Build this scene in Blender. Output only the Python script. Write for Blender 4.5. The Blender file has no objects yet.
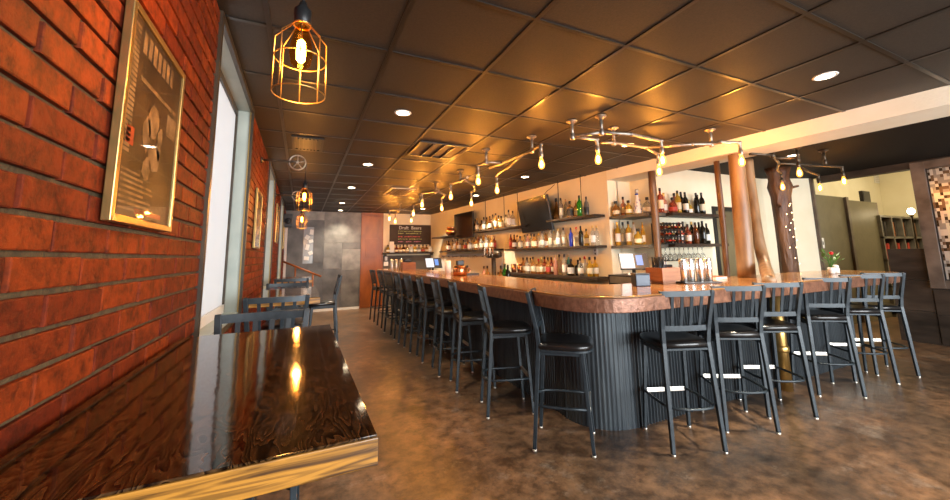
import bpy, bmesh, math, random
from mathutils import Vector, Matrix
random.seed(7)
S = bpy.context.scene
C = S.collection
PI = math.pi
CEIL = 2.53
FAR = 10.6
EYE = 1.33

# ------------------------------------------------------------------ camera
F_PX, CX, CY, YAW, PITCH, ROLL = 376.3856, 483.6158, 203.3352, .4491, .1361, -.0194
fwd = Vector((math.sin(YAW)*math.cos(PITCH), math.cos(YAW)*math.cos(PITCH), math.sin(PITCH)))
r0 = Vector((math.cos(YAW), -math.sin(YAW), 0)); u0 = r0.cross(fwd)
rt = r0*math.cos(ROLL)+u0*math.sin(ROLL); up = -r0*math.sin(ROLL)+u0*math.cos(ROLL)
cam = bpy.data.cameras.new('camera'); co = bpy.data.objects.new('camera', cam); C.objects.link(co)
m = Matrix((rt, up, -fwd)).transposed().to_4x4(); m.translation = (0, 0, EYE)
co.matrix_world = m
cam.sensor_fit = 'HORIZONTAL'; cam.sensor_width = 36
cam.lens = F_PX/950*36
cam.shift_x = -(CX-475)/950; cam.shift_y = (CY-250)/950
cam.clip_start = .02; cam.clip_end = 200
S.camera = co

def ray(x, y): return rt*((x-CX)/F_PX)-up*((y-CY)/F_PX)+fwd
def atz(x, y, z): d = ray(x, y); return Vector((0, 0, EYE))+d*((z-EYE)/d.z)
def aty(x, y, Y): d = ray(x, y); return Vector((0, 0, EYE))+d*(Y/d.y)
def atw(x, y, off=0.):                       # on the bar wall, off metres in front of it
    d = ray(x, y); return Vector((0, 0, EYE))+d*((4.43-off)/(d.x+.1*d.y))
def wx(y, off=0.): return 4.08-.1*(y-3.5)-off
WROT = math.atan(.1)

# ------------------------------------------------------------------ materials
def mat(name): 
    M = bpy.data.materials.new(name); M.use_nodes = True
    return M, M.node_tree.nodes, M.node_tree.links, M.node_tree.nodes['Principled BSDF']
def plain(name, col, rough=.5, metal=0., spec=.5, trans=0., emis=None, es=0., coat=0., ior=1.45):
    M, n, l, b = mat(name)
    b.inputs['Base Color'].default_value = (*col, 1); b.inputs['Roughness'].default_value = rough
    b.inputs['Metallic'].default_value = metal; b.inputs['Specular IOR Level'].default_value = spec
    b.inputs['Transmission Weight'].default_value = trans; b.inputs['Coat Weight'].default_value = coat
    b.inputs['IOR'].default_value = ior
    if emis: b.inputs['Emission Color'].default_value = (*emis, 1); b.inputs['Emission Strength'].default_value = es
    return M
def noisy(name, c1, c2, scale=5., rough=.5, r2=None, metal=0., bump=0., bscale=None, detail=6., stretch=(1, 1, 1), lo=.3, hi=.7, coat=0., spec=.5, c3=None, distort=0., bdist=.02):
    M, n, l, b = mat(name)
    tc = n.new('ShaderNodeTexCoord'); mp = n.new('ShaderNodeMapping'); mp.inputs['Scale'].default_value = stretch
    l.new(tc.outputs['Object'], mp.inputs['Vector'])
    t = n.new('ShaderNodeTexNoise'); t.inputs['Scale'].default_value = scale; t.inputs['Detail'].default_value = detail; t.inputs['Distortion'].default_value = distort
    l.new(mp.outputs[0], t.inputs['Vector'])
    cr = n.new('ShaderNodeValToRGB'); cr.color_ramp.elements[0].position = lo; cr.color_ramp.elements[1].position = hi
    cr.color_ramp.elements[0].color = (*c1, 1); cr.color_ramp.elements[1].color = (*c2, 1)
    if c3:
        e = cr.color_ramp.elements.new((lo+hi)/2); e.color = (*c3, 1)
    l.new(t.outputs['Fac'], cr.inputs['Fac']); l.new(cr.outputs[0], b.inputs['Base Color'])
    b.inputs['Metallic'].default_value = metal; b.inputs['Coat Weight'].default_value = coat; b.inputs['Specular IOR Level'].default_value = spec
    b.inputs['Coat Roughness'].default_value = .08
    if r2 is None: b.inputs['Roughness'].default_value = rough
    else:
        mr = n.new('ShaderNodeMapRange'); mr.inputs['To Min'].default_value = rough; mr.inputs['To Max'].default_value = r2
        l.new(t.outputs['Fac'], mr.inputs['Value']); l.new(mr.outputs[0], b.inputs['Roughness'])
    if bump:
        t2 = n.new('ShaderNodeTexNoise'); t2.inputs['Scale'].default_value = bscale or scale*3; t2.inputs['Detail'].default_value = 5
        l.new(mp.outputs[0], t2.inputs['Vector'])
        bp = n.new('ShaderNodeBump'); bp.inputs['Strength'].default_value = bump; bp.inputs['Distance'].default_value = bdist
        l.new(t2.outputs['Fac'], bp.inputs['Height']); l.new(bp.outputs[0], b.inputs['Normal'])
    return M

def brick_mat():
    M, n, l, b = mat('painted_brick')
    at = n.new('ShaderNodeAttribute'); at.attribute_name = 'tint'
    cr = n.new('ShaderNodeValToRGB')
    cr.color_ramp.elements[0].color = (.14, .015, .003, 1); cr.color_ramp.elements[1].color = (.27, .038, .004, 1)
    l.new(at.outputs['Fac'], cr.inputs['Fac'])
    tc = n.new('ShaderNodeTexCoord'); t = n.new('ShaderNodeTexNoise'); t.inputs['Scale'].default_value = 26; t.inputs['Detail'].default_value = 10; t.inputs['Roughness'].default_value = .72
    l.new(tc.outputs['Object'], t.inputs['Vector'])
    r2 = n.new('ShaderNodeValToRGB'); r2.color_ramp.elements[0].position = .36; r2.color_ramp.elements[1].position = .58
    r2.color_ramp.elements[0].color = (.3, .27, .27, 1); r2.color_ramp.elements[1].color = (1, 1, 1, 1)
    l.new(t.outputs['Fac'], r2.inputs['Fac'])
    mx = n.new('ShaderNodeMix'); mx.data_type = 'RGBA'; mx.blend_type = 'MULTIPLY'; mx.inputs['Factor'].default_value = 1
    l.new(cr.outputs[0], mx.inputs['A']); l.new(r2.outputs[0], mx.inputs['B']); l.new(mx.outputs['Result'], b.inputs['Base Color'])
    b.inputs['Roughness'].default_value = .62; b.inputs['Specular IOR Level'].default_value = .25
    bp = n.new('ShaderNodeBump'); bp.inputs['Strength'].default_value = .8; bp.inputs['Distance'].default_value = .006
    l.new(t.outputs['Fac'], bp.inputs['Height']); l.new(bp.outputs[0], b.inputs['Normal'])
    return M

def wood_grain(name, dark, light, scale=6., axis='Y', rough=.2, coat=.6, sc=(6, .6, 6), dist=6.):
    M, n, l, b = mat(name)
    tc = n.new('ShaderNodeTexCoord'); mp = n.new('ShaderNodeMapping'); mp.inputs['Scale'].default_value = sc
    l.new(tc.outputs['Object'], mp.inputs['Vector'])
    w = n.new('ShaderNodeTexWave'); w.wave_type = 'BANDS'; w.bands_direction = 'X' if axis == 'Y' else 'Z'
    w.inputs['Scale'].default_value = scale; w.inputs['Distortion'].default_value = dist; w.inputs['Detail'].default_value = 3; w.inputs['Detail Scale'].default_value = .6
    l.new(mp.outputs[0], w.inputs['Vector'])
    t = n.new('ShaderNodeTexNoise'); t.inputs['Scale'].default_value = 9; t.inputs['Detail'].default_value = 8
    l.new(mp.outputs[0], t.inputs['Vector'])
    ma = n.new('ShaderNodeMath'); ma.operation = 'MULTIPLY'; l.new(w.outputs['Fac'], ma.inputs[0]); l.new(t.outputs['Fac'], ma.inputs[1])
    cr = n.new('ShaderNodeValToRGB'); cr.color_ramp.elements[0].position = .1; cr.color_ramp.elements[1].position = .5
    cr.color_ramp.elements[0].color = (*dark, 1); cr.color_ramp.elements[1].color = (*light, 1)
    l.new(ma.outputs[0], cr.inputs['Fac']); l.new(cr.outputs[0], b.inputs['Base Color'])
    b.inputs['Roughness'].default_value = rough; b.inputs['Coat Weight'].default_value = coat; b.inputs['Coat Roughness'].default_value = .06
    bp = n.new('ShaderNodeBump'); bp.inputs['Strength'].default_value = .12; bp.inputs['Distance'].default_value = .002
    l.new(ma.outputs[0], bp.inputs['Height']); l.new(bp.outputs[0], b.inputs['Normal'])
    return M

def mosaic_mat():
    M, n, l, b = mat('mirror_mosaic')
    tc = n.new('ShaderNodeTexCoord'); mp = n.new('ShaderNodeMapping'); mp.inputs['Scale'].default_value = (1, 34, 24)
    l.new(tc.outputs['Object'], mp.inputs['Vector'])
    vm = n.new('ShaderNodeVectorMath'); vm.operation = 'FLOOR'; l.new(mp.outputs[0], vm.inputs[0])
    wn = n.new('ShaderNodeTexWhiteNoise'); wn.noise_dimensions = '3D'; l.new(vm.outputs[0], wn.inputs['Vector'])
    cr = n.new('ShaderNodeValToRGB'); cr.color_ramp.interpolation = 'CONSTANT'
    es = cr.color_ramp.elements; es[0].color = (.62, .6, .55, 1); es[1].position = .28; es[1].color = (.05, .03, .015, 1)
    for p, c in ((.48, (.6, .58, .54)), (.6, (.16, .1, .06)), (.78, (.3, .29, .27))):
        e = es.new(p); e.color = (*c, 1)
    l.new(wn.outputs['Value'], cr.inputs['Fac']); l.new(cr.outputs[0], b.inputs['Base Color'])
    b.inputs['Metallic'].default_value = .55; b.inputs['Roughness'].default_value = .22
    nm = n.new('ShaderNodeBump'); nm.inputs['Strength'].default_value = .35; nm.inputs['Distance'].default_value = .02
    l.new(wn.outputs['Value'], nm.inputs['Height']); l.new(nm.outputs[0], b.inputs['Normal'])
    return M

M = {}
M['brick'] = brick_mat()
M['mortar'] = noisy('mortar', (.06, .035, .012), (.12, .075, .028), 40, .9, bump=.4)
M['floor'] = None
def floor_mat():
    Mt, n, l, b = mat('stained_concrete')
    tc = n.new('ShaderNodeTexCoord')
    t1 = n.new('ShaderNodeTexNoise'); t1.inputs['Scale'].default_value = 1.1; t1.inputs['Detail'].default_value = 9; t1.inputs['Roughness'].default_value = .65; t1.inputs['Distortion'].default_value = .6
    t2 = n.new('ShaderNodeTexNoise'); t2.inputs['Scale'].default_value = 10; t2.inputs['Detail'].default_value = 9; t2.inputs['Roughness'].default_value = .7
    for t in (t1, t2): l.new(tc.outputs['Object'], t.inputs['Vector'])
    c1 = n.new('ShaderNodeValToRGB'); e = c1.color_ramp.elements; e[0].position = .32; e[1].position = .7
    e[0].color = (.05, .036, .026, 1); e[1].color = (.25, .14, .075, 1); x = e.new(.5); x.color = (.135, .08, .046, 1)
    l.new(t1.outputs['Fac'], c1.inputs['Fac'])
    c2 = n.new('ShaderNodeValToRGB'); e = c2.color_ramp.elements; e[0].position = .38; e[1].position = .64
    e[0].color = (.42, .4, .39, 1); e[1].color = (1.4, 1.36, 1.3, 1); l.new(t2.outputs['Fac'], c2.inputs['Fac'])
    mx = n.new('ShaderNodeMix'); mx.data_type = 'RGBA'; mx.blend_type = 'MULTIPLY'; mx.inputs['Factor'].default_value = 1
    l.new(c1.outputs[0], mx.inputs['A']); l.new(c2.outputs[0], mx.inputs['B'])
    t3 = n.new('ShaderNodeTexNoise'); t3.inputs['Scale'].default_value = 2.2; t3.inputs['Detail'].default_value = 12; t3.inputs['Roughness'].default_value = .8
    l.new(tc.outputs['Object'], t3.inputs['Vector'])
    c3 = n.new('ShaderNodeValToRGB'); e = c3.color_ramp.elements; e[0].position = .56; e[1].position = .68; e[0].color = (0, 0, 0, 1); e[1].color = (.55, .55, .55, 1)
    l.new(t3.outputs['Fac'], c3.inputs['Fac'])
    m2 = n.new('ShaderNodeMix'); m2.data_type = 'RGBA'; l.new(c3.outputs[0], m2.inputs['Factor']); l.new(mx.outputs['Result'], m2.inputs['A']); m2.inputs['B'].default_value = (.34, .28, .22, 1)
    l.new(m2.outputs['Result'], b.inputs['Base Color'])
    mr = n.new('ShaderNodeMapRange'); mr.inputs['To Min'].default_value = .2; mr.inputs['To Max'].default_value = .45
    l.new(t2.outputs['Fac'], mr.inputs['Value']); l.new(mr.outputs[0], b.inputs['Roughness'])
    bp = n.new('ShaderNodeBump'); bp.inputs['Strength'].default_value = .12; bp.inputs['Distance'].default_value = .01
    l.new(t2.outputs['Fac'], bp.inputs['Height']); l.new(bp.outputs[0], b.inputs['Normal'])
    return Mt
M['floor'] = floor_mat()
M['tile'] = noisy('black_ceiling_tile', (.021, .017, .013), (.037, .029, .022), 90, .55, bump=.25, bscale=140, bdist=.003, spec=.45)
M['tee'] = plain('black_ceiling_tee', (.02, .016, .012), .3, spec=.7)
M['cream'] = noisy('cream_plaster', (.8, .72, .52), (.86, .79, .6), 3, .7, bump=.15, bscale=60, bdist=.004)
M['beam'] = noisy('cream_textured_paint', (.82, .78, .63), (.88, .84, .7), 4, .6, bump=.5, bscale=45, bdist=.006)
M['olive'] = noisy('olive_paint', (.12, .1, .055), (.15, .125, .07), 6, .45, bump=.1)
M['grey_wall'] = noisy('dark_grey_paint', (.07, .06, .05), (.1, .085, .07), 4, .6)
M['panel_a'] = noisy('grey_metal_panel', (.085, .08, .075), (.2, .185, .165), 4, .45, bump=.1, metal=.25)
M['panel_b'] = noisy('grey_metal_panel_pale', (.14, .13, .115), (.27, .25, .22), 5, .45, bump=.1, metal=.25)
M['panel_c'] = noisy('grey_metal_panel_dark', (.05, .048, .046), (.15, .14, .13), 3, .45, bump=.1, metal=.25)
M['rust_door'] = noisy('rust_orange_door', (.16, .04, .008), (.36, .1, .018), 4, .4, stretch=(1, 1, .5))
M['rust'] = noisy('dark_rusted_steel', (.018, .013, .01), (.075, .055, .043), 3, .5, metal=.4, bump=.2, bscale=8, stretch=(1, .6, 2), lo=.35, hi=.75)
M['steelframe'] = noisy('brown_steel_frame', (.07, .055, .045), (.19, .15, .125), 4, .42, metal=.4, bump=.1)
M['white'] = plain('white_paint', (.75, .73, .7), .5)
M['frame_dark'] = noisy('dark_bronze_frame', (.03, .02, .012), (.06, .042, .024), 10, .4)
M['jamb'] = noisy('pale_grey_green_jamb', (.34, .38, .34), (.42, .46, .41), 6, .45)
M['goldedge'] = plain('aged_gold_edge', (.42, .29, .11), .3, .85)
M['black'] = plain('black_metal', (.012, .013, .014), .4)
M['stool'] = noisy('charcoal_blue_steel', (.016, .023, .029), (.03, .042, .051), 20, .4, metal=.2)
M['vinyl'] = plain('black_vinyl', (.01, .009, .009), .28, coat=.3)
M['silver'] = plain('worn_silver', (.72, .68, .6), .3, .9)
M['chrome'] = plain('polished_steel', (.88, .86, .83), .24, 1.)
M['galv'] = noisy('galvanised_pipe', (.22, .19, .16), (.42, .38, .32), 25, .45, metal=.85)
M['darkpipe'] = noisy('dark_iron_pipe', (.06, .045, .03), (.11, .085, .06), 25, .4, metal=.8)
M['copper'] = noisy('hammered_copper', (.15, .065, .038), (.3, .14, .085), 30, .34, metal=.35, bump=.6, bscale=70, bdist=.004)
M['copper_pot'] = noisy('polished_copper', (.6, .24, .1), (.7, .3, .14), 10, .22, metal=1)
M['brass'] = noisy('aged_brass', (.45, .27, .08), (.62, .4, .14), 12, .3, metal=.9)
M['bartop'] = noisy('amber_bar_wood', (.2, .085, .026), (.42, .21, .075), 3, .2, stretch=(1.2, 1.2, 1.2), detail=8, coat=.4, distort=.8)
M['corr'] = noisy('dark_corrugated_iron', (.035, .044, .053), (.075, .09, .10), 12, .42, metal=.5, stretch=(1, 1, .15))
def table_mat():
    Mt, n, l, b = mat('dark_lacquered_oak')
    tc = n.new('ShaderNodeTexCoord'); mp = n.new('ShaderNodeMapping'); mp.inputs['Scale'].default_value = (8, 2.2, 8); l.new(tc.outputs['Object'], mp.inputs['Vector'])
    t = n.new('ShaderNodeTexNoise'); t.inputs['Scale'].default_value = 1.6; t.inputs['Detail'].default_value = 3; t.inputs['Distortion'].default_value = .5; l.new(mp.outputs[0], t.inputs['Vector'])
    a = n.new('ShaderNodeMath'); a.operation = 'MULTIPLY'; a.inputs[1].default_value = 22; l.new(t.outputs['Fac'], a.inputs[0])
    f = n.new('ShaderNodeMath'); f.operation = 'FRACT'; l.new(a.outputs[0], f.inputs[0])
    t2 = n.new('ShaderNodeTexNoise'); t2.inputs['Scale'].default_value = 14; t2.inputs['Detail'].default_value = 6; l.new(mp.outputs[0], t2.inputs['Vector'])
    m2 = n.new('ShaderNodeMath'); m2.operation = 'MULTIPLY'; l.new(f.outputs[0], m2.inputs[0]); l.new(t2.outputs['Fac'], m2.inputs[1])
    cr = n.new('ShaderNodeValToRGB'); e = cr.color_ramp.elements; e[0].position = .05; e[1].position = .6; e[0].color = (.004, .0015, .001, 1); e[1].color = (.12, .06, .022, 1)
    l.new(m2.outputs[0], cr.inputs['Fac']); l.new(cr.outputs[0], b.inputs['Base Color'])
    b.inputs['Roughness'].default_value = .065; b.inputs['Specular IOR Level'].default_value = .36
    bp = n.new('ShaderNodeBump'); bp.inputs['Strength'].default_value = .02; bp.inputs['Distance'].default_value = .002; l.new(m2.outputs[0], bp.inputs['Height']); l.new(bp.outputs[0], b.inputs['Normal'])
    return Mt
M['tabletop'] = table_mat()
M['tableedge'] = noisy('golden_oak_edge', (.05, .018, .003), (.5, .225, .03), 3.2, .4, stretch=(1.6, 1.6, 26), lo=.34, hi=.56, detail=7, distort=1.2, coat=.2)
M['log'] = noisy('peeled_log', (.14, .078, .038), (.32, .2, .105), 6, .42, stretch=(2, 2, .3), bump=.25, bscale=9, bdist=.01)
M['darklog'] = noisy('dark_peeled_log', (.08, .04, .02), (.17, .09, .045), 6, .42, stretch=(2, 2, .3), bump=.25, bscale=9, bdist=.01)
M['trunk'] = noisy('dark_bark', (.035, .013, .005), (.1, .04, .014), 8, .5, bump=.8, stretch=(1, 1, .25), bdist=.03)
M['shelf'] = noisy('dark_stained_shelf', (.02, .014, .01), (.05, .033, .022), 6, .55, stretch=(3, .5, 3), spec=.3)
M['woodbox'] = noisy('reddish_wood', (.22, .085, .035), (.36, .15, .065), 7, .4, stretch=(1, 1, 6))
M['greywood'] = noisy('grey_weathered_wood', (.09, .08, .065), (.16, .145, .115), 8, .5)
M['screen_off'] = plain('dark_television_glass', (.01, .011, .013), .12, spec=.7)
M['chalk'] = noisy('chalkboard_slate', (.035, .022, .014), (.055, .036, .024), 5, .7)
M['chalk_white'] = plain('white_chalk', (.75, .75, .72), .9)
M['chalk_green'] = plain('green_chalk', (.42, .5, .2), .9)
M['chalk_red'] = plain('red_chalk', (.7, .16, .16), .9)
M['chalk_pink'] = plain('pink_chalk', (.65, .25, .4), .9)
M['paper'] = plain('white_paper', (.8, .8, .78), .7)
M['lcd_white'] = plain('lit_screen_white', (.05, .05, .05), .3, emis=(.8, .9, 1), es=.9)
M['lcd_blue'] = plain('lit_screen_blue', (.02, .03, .06), .3, emis=(.12, .3, .75), es=.9)
M['plastic'] = plain('black_plastic', (.012, .012, .014), .35)
M['blueplastic'] = plain('blue_black_plastic', (.03, .05, .09), .3)
M['leaf'] = plain('plant_leaf_green', (.06, .16, .02), .5)
M['petal'] = plain('red_petal', (.6, .02, .02), .5)
M['ceramic'] = plain('white_ceramic', (.8, .76, .7), .25)
M['cobalt'] = plain('cobalt_glaze', (.03, .06, .4), .25)
M['clearglass'] = plain('clear_glass', (.95, .96, .95), .03, trans=.95, ior=1.3)
M['poster'] = noisy('sepia_poster_print', (.009, .0045, .002), (.075, .04, .015), 7, .5, lo=.35, hi=.65)
M['poster_light'] = noisy('sepia_poster_light', (.07, .04, .016), (.34, .22, .1), 22, .5)
M['poster_red'] = plain('faded_red_print', (.35, .06, .02), .5)
M['mosaic'] = mosaic_mat()
def glowglass(name, es):
    Mt, n, l, b = mat(name)
    o = n['Material Output']; tr = n.new('ShaderNodeBsdfTransparent'); tr.inputs[0].default_value = (1, .95, .85, 1)
    em = n.new('ShaderNodeEmission'); em.inputs[0].default_value = (1, .4, .06, 1); em.inputs[1].default_value = es
    mx = n.new('ShaderNodeMixShader'); mx.inputs[0].default_value = .5; l.new(tr.outputs[0], mx.inputs[1]); l.new(em.outputs[0], mx.inputs[2]); l.new(mx.outputs[0], o.inputs['Surface'])
    return Mt
M['bulb'] = glowglass('glowing_amber_bulb', 4.5)
M['core'] = plain('white_hot_filament', (1, .8, .5), .3, emis=(1, .72, .3), es=40)
M['pendantbulb'] = plain('glowing_tube_filament', (1, .6, .2), .3, emis=(1, .45, .1), es=140)
M['spotlight_face'] = plain('lit_downlight_lens', (1, .9, .75), .3, emis=(1, .82, .55), es=16)
M['fairy'] = plain('lit_fairy_bulb', (1, .9, .7), .3, emis=(1, .72, .35), es=9)
def thinglass(name, tint, gcol, base, edge):
    Mt, n, l, b = mat(name)
    o = n['Material Output']; tr = n.new('ShaderNodeBsdfTransparent'); tr.inputs[0].default_value = (*tint, 1)
    gl = n.new('ShaderNodeBsdfGlossy'); gl.inputs['Roughness'].default_value = .03; gl.inputs['Color'].default_value = (*gcol, 1)
    lw = n.new('ShaderNodeLayerWeight'); lw.inputs['Blend'].default_value = .5
    pw = n.new('ShaderNodeMath'); pw.operation = 'POWER'; pw.inputs[1].default_value = 5; l.new(lw.outputs['Facing'], pw.inputs[0])
    mr = n.new('ShaderNodeMapRange'); mr.inputs['To Min'].default_value = base; mr.inputs['To Max'].default_value = edge; l.new(pw.outputs[0], mr.inputs['Value'])
    mx = n.new('ShaderNodeMixShader'); l.new(mr.outputs[0], mx.inputs[0]); l.new(tr.outputs[0], mx.inputs[1]); l.new(gl.outputs[0], mx.inputs[2]); l.new(mx.outputs[0], o.inputs['Surface'])
    return Mt
M['amberglass'] = thinglass('amber_bulb_glass', (1, .72, .3), (1, .6, .2), .04, .5)
M['posterglass'] = thinglass('poster_glass', (.97, .97, .97), (1, 1, 1), .03, .3)
def filmglass():
    Mt, n, l, b = mat('white_window_film')
    o = n['Material Output']; tr = n.new('ShaderNodeBsdfTranslucent'); tr.inputs[0].default_value = (.86, .87, .88, 1)
    df = n.new('ShaderNodeBsdfDiffuse'); df.inputs['Color'].default_value = (.7, .71, .72, 1)
    mx = n.new('ShaderNodeMixShader'); mx.inputs[0].default_value = .25
    l.new(tr.outputs[0], mx.inputs[1]); l.new(df.outputs[0], mx.inputs[2]); l.new(mx.outputs[0], o.inputs['Surface'])
    return Mt
M['film'] = filmglass()
GL = {
 'amber': ((.75, .36, .09), .75), 'red': ((.55, .12, .06), .65), 'clear': ((.9, .88, .8), .85), 'white': ((.8, .76, .66), .15), 'gold': ((.85, .5, .06), .65),
 'dark': ((.012, .01, .006), .1), 'green': ((.05, .4, .02), .6), 'blue': ((.03, .05, .5), .55), 'grey': ((.2, .18, .16), .4), 'teal': ((.1, .4, .42), .5),
 'pink': ((.85, .4, .28), .6), 'brown': ((.16, .05, .015), .45)}
for k, (c, t) in GL.items(): M['g_'+k] = plain(k+'_bottle_glass', c, .08, trans=t, ior=1.33, coat=.3)
M['lab_cream'] = plain('cream_paper_label', (.7, .62, .45), .6)
M['lab_white'] = plain('white_paper_label', (.78, .76, .72), .6)
M['lab_red'] = plain('red_paper_label', (.45, .06, .04), .6)
M['lab_black'] = plain('black_paper_label', (.02, .02, .02), .6)
M['cap_black'] = plain('black_stopper', (.015, .012, .01), .4)
M['cap_gold'] = plain('gold_cap', (.6, .4, .12), .35, .7)
M['cap_red'] = plain('red_cap', (.5, .03, .02), .4)
M['cap_cork'] = plain('cork_stopper', (.4, .26, .13), .8)

# ------------------------------------------------------------------ mesh helpers
class MB:
    def __init__(s): s.bm = bmesh.new(); s.mi = 0
    def _f(s, vs, mi=None, smooth=False):
        try: f = s.bm.faces.new(vs)
        except ValueError: return None
        f.material_index = s.mi if mi is None else mi; f.smooth = smooth; return f
    def box(s, lo, hi, bev=0., rot=None, at=None):
        b2 = bmesh.new(); bmesh.ops.create_cube(b2, size=1)
        for v in b2.verts: v.co = Vector([lo[i]+(v.co[i]+.5)*(hi[i]-lo[i]) for i in range(3)])
        if bev: bmesh.ops.bevel(b2, geom=list(b2.edges), offset=bev, segments=2, affect='EDGES', profile=.6)
        if rot is not None or at is not None:
            mm = (rot or Matrix.Identity(3)).to_4x4(); mm.translation = at or (0, 0, 0)
            bmesh.ops.transform(b2, matrix=mm, verts=b2.verts)
        for f in b2.faces: f.material_index = s.mi
        me = bpy.data.meshes.new('t'); b2.to_mesh(me); b2.free(); s.bm.from_mesh(me); bpy.data.meshes.remove(me)
        return s
    def tube(s, pts, r, n=10, caps=True, sq=False, smooth=True):
        pts = [Vector(p) for p in pts]; rr = r if isinstance(r, (list, tuple)) else [r]*len(pts)
        if sq: n = 4; smooth = False
        rings = []; pn = None
        for i, p in enumerate(pts):
            d = (pts[min(i+1, len(pts)-1)]-pts[max(i-1, 0)]).normalized()
            if pn is None:
                a = Vector((0, 0, 1)) if abs(d.z) < .8 else Vector((1, 0, 0))
                pn = (a-d*a.dot(d)).normalized()
            else: pn = (pn-d*pn.dot(d)).normalized()
            q = d.cross(pn)
            off = PI/4 if sq else 0
            k = math.sqrt(2) if sq else 1
            rings.append([s.bm.verts.new(p+(pn*math.cos(2*PI*j/n+off)+q*math.sin(2*PI*j/n+off))*rr[i]*k) for j in range(n)])
        for a, b in zip(rings, rings[1:]):
            for j in range(n): s._f([a[j], a[(j+1) % n], b[(j+1) % n], b[j]], smooth=smooth)
        if caps: s._f(list(reversed(rings[0]))); s._f(rings[-1])
        return s
    def lathe(s, prof, at=(0, 0, 0), n=16, caps=True, smooth=True, ax=None):
        at = Vector(at); rings = []
        R = ax or Matrix.Identity(3)
        for r, z in prof:
            rings.append([s.bm.verts.new(at+R@Vector((r*math.cos(2*PI*j/n), r*math.sin(2*PI*j/n), z))) for j in range(n)])
        for a, b in zip(rings, rings[1:]):
            for j in range(n): s._f([a[j], a[(j+1) % n], b[(j+1) % n], b[j]], smooth=smooth)
        if caps: s._f(list(reversed(rings[0]))); s._f(rings[-1])
        return s
    def torus(s, c, R, r, n=24, k=6, ax=None):
        ax = ax or Matrix.Identity(3); c = Vector(c)
        g = [[s.bm.verts.new(c+ax@Vector(((R+r*math.cos(2*PI*j/k))*math.cos(2*PI*i/n), (R+r*math.cos(2*PI*j/k))*math.sin(2*PI*i/n), r*math.sin(2*PI*j/k)))) for j in range(k)] for i in range(n)]
        for i in range(n):
            for j in range(k): s._f([g[i][j], g[(i+1) % n][j], g[(i+1) % n][(j+1) % k], g[i][(j+1) % k]], smooth=True)
        return s
    def prism(s, poly, z0, z1, side=None, smooth=False):
        a = [s.bm.verts.new((p[0], p[1], z0)) for p in poly]; b = [s.bm.verts.new((p[0], p[1], z1)) for p in poly]
        s._f(list(reversed(a))); s._f(b)
        for i in range(len(poly)):
            j = (i+1) % len(poly); s._f([a[i], a[j], b[j], b[i]], side, smooth)
        return s
    def quad(s, a, b, c, d):
        s._f([s.bm.verts.new(p) for p in (a, b, c, d)]); return s
    def build(s, name, mats, parent=None, bevel=0.):
        bmesh.ops.recalc_face_normals(s.bm, faces=list(s.bm.faces))
        me = bpy.data.meshes.new(name); s.bm.to_mesh(me); s.bm.free()
        for x in (mats if isinstance(mats, (list, tuple)) else [mats]): me.materials.append(x)
        o = bpy.data.objects.new(name, me); C.objects.link(o)
        if parent: o.parent = parent
        if bevel:
            bv = o.modifiers.new('bevel', 'BEVEL'); bv.width = bevel; bv.segments = 2; bv.limit_method = 'ANGLE'
        return o
def box(name, m_, lo, hi, parent=None, bev=0.): return MB().box(lo, hi, bev).build(name, m_, parent)
def tag(o, label=None, cat=None, group=None, kind=None):
    if label: o['label'] = label
    if cat: o['category'] = cat
    if group: o['group'] = group
    if kind: o['kind'] = kind
    return o
def struct(o): o['kind'] = 'structure'; return o
def thing(name, label, cat, loc=(0, 0, 0), rz=0., group=None):
    o = bpy.data.objects.new(name, None); C.objects.link(o); o.empty_display_size = .1
    o.location = loc; o.rotation_euler = (0, 0, rz)
    return tag(o, label, cat, group)
kids = {}
def children(o): return [x for x in bpy.data.objects if x.parent == o]
def clone(root, loc, rz, label, group=None, tree=None):
    r = root.copy(); C.objects.link(r); r.location = loc; r.rotation_euler = (0, 0, rz); r['label'] = label
    if group: r['group'] = group
    for ch in (tree or [(c, children(c)) for c in children(root)]):
        c = ch[0].copy(); C.objects.link(c); c.parent = r
        for g in ch[1]:
            d = g.copy(); C.objects.link(d); d.parent = c
    return r
def tree_of(root): return [(c, children(c)) for c in children(root)]
ORD = 'first second third fourth fifth sixth seventh eighth ninth tenth eleventh twelfth thirteenth fourteenth fifteenth sixteenth seventeenth eighteenth nineteenth twentieth'.split()
ORD += ['twenty-'+x for x in ORD[:9]]+['thirtieth']

# ------------------------------------------------------------------ room shell
W1, W2, W3 = (2.06, 3.38), (5.15, 6.3), (8.0, 9.3)
Z0, Z1 = .93, 2.5
struct(box('floor', M['floor'], (-.7, -3, -.1), (13.2, 11, 0)))
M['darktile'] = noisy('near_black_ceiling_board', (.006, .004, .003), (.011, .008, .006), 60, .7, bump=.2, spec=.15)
_mb = MB(); _mb.prism([(-.65, -3), (wx(-3)+.2, -3), (wx(10.9)+.2, 10.9), (-.65, 10.9)], CEIL, CEIL+.08); struct(_mb.build('ceiling', M['tile']))
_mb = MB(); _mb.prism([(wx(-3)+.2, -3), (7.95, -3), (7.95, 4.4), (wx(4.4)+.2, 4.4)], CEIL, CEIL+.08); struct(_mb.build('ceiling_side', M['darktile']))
g = MB()
for i in range(0, 7):
    x = -.2015+.622*i
    if -.4 < x < 4.0: g.box((x-.012, -3, CEIL-.006), (x+.012, min(FAR, 3.5+(4.08-x)/.1), CEIL))
for j in range(-8, 16):
    y = 1.493+.610*j
    if y < FAR: g.box((-.4, y-.012, CEIL-.0055), (wx(y)+.1, y+.012, CEIL))
struct(g.build('ceiling_grid', M['tee']))

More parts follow.
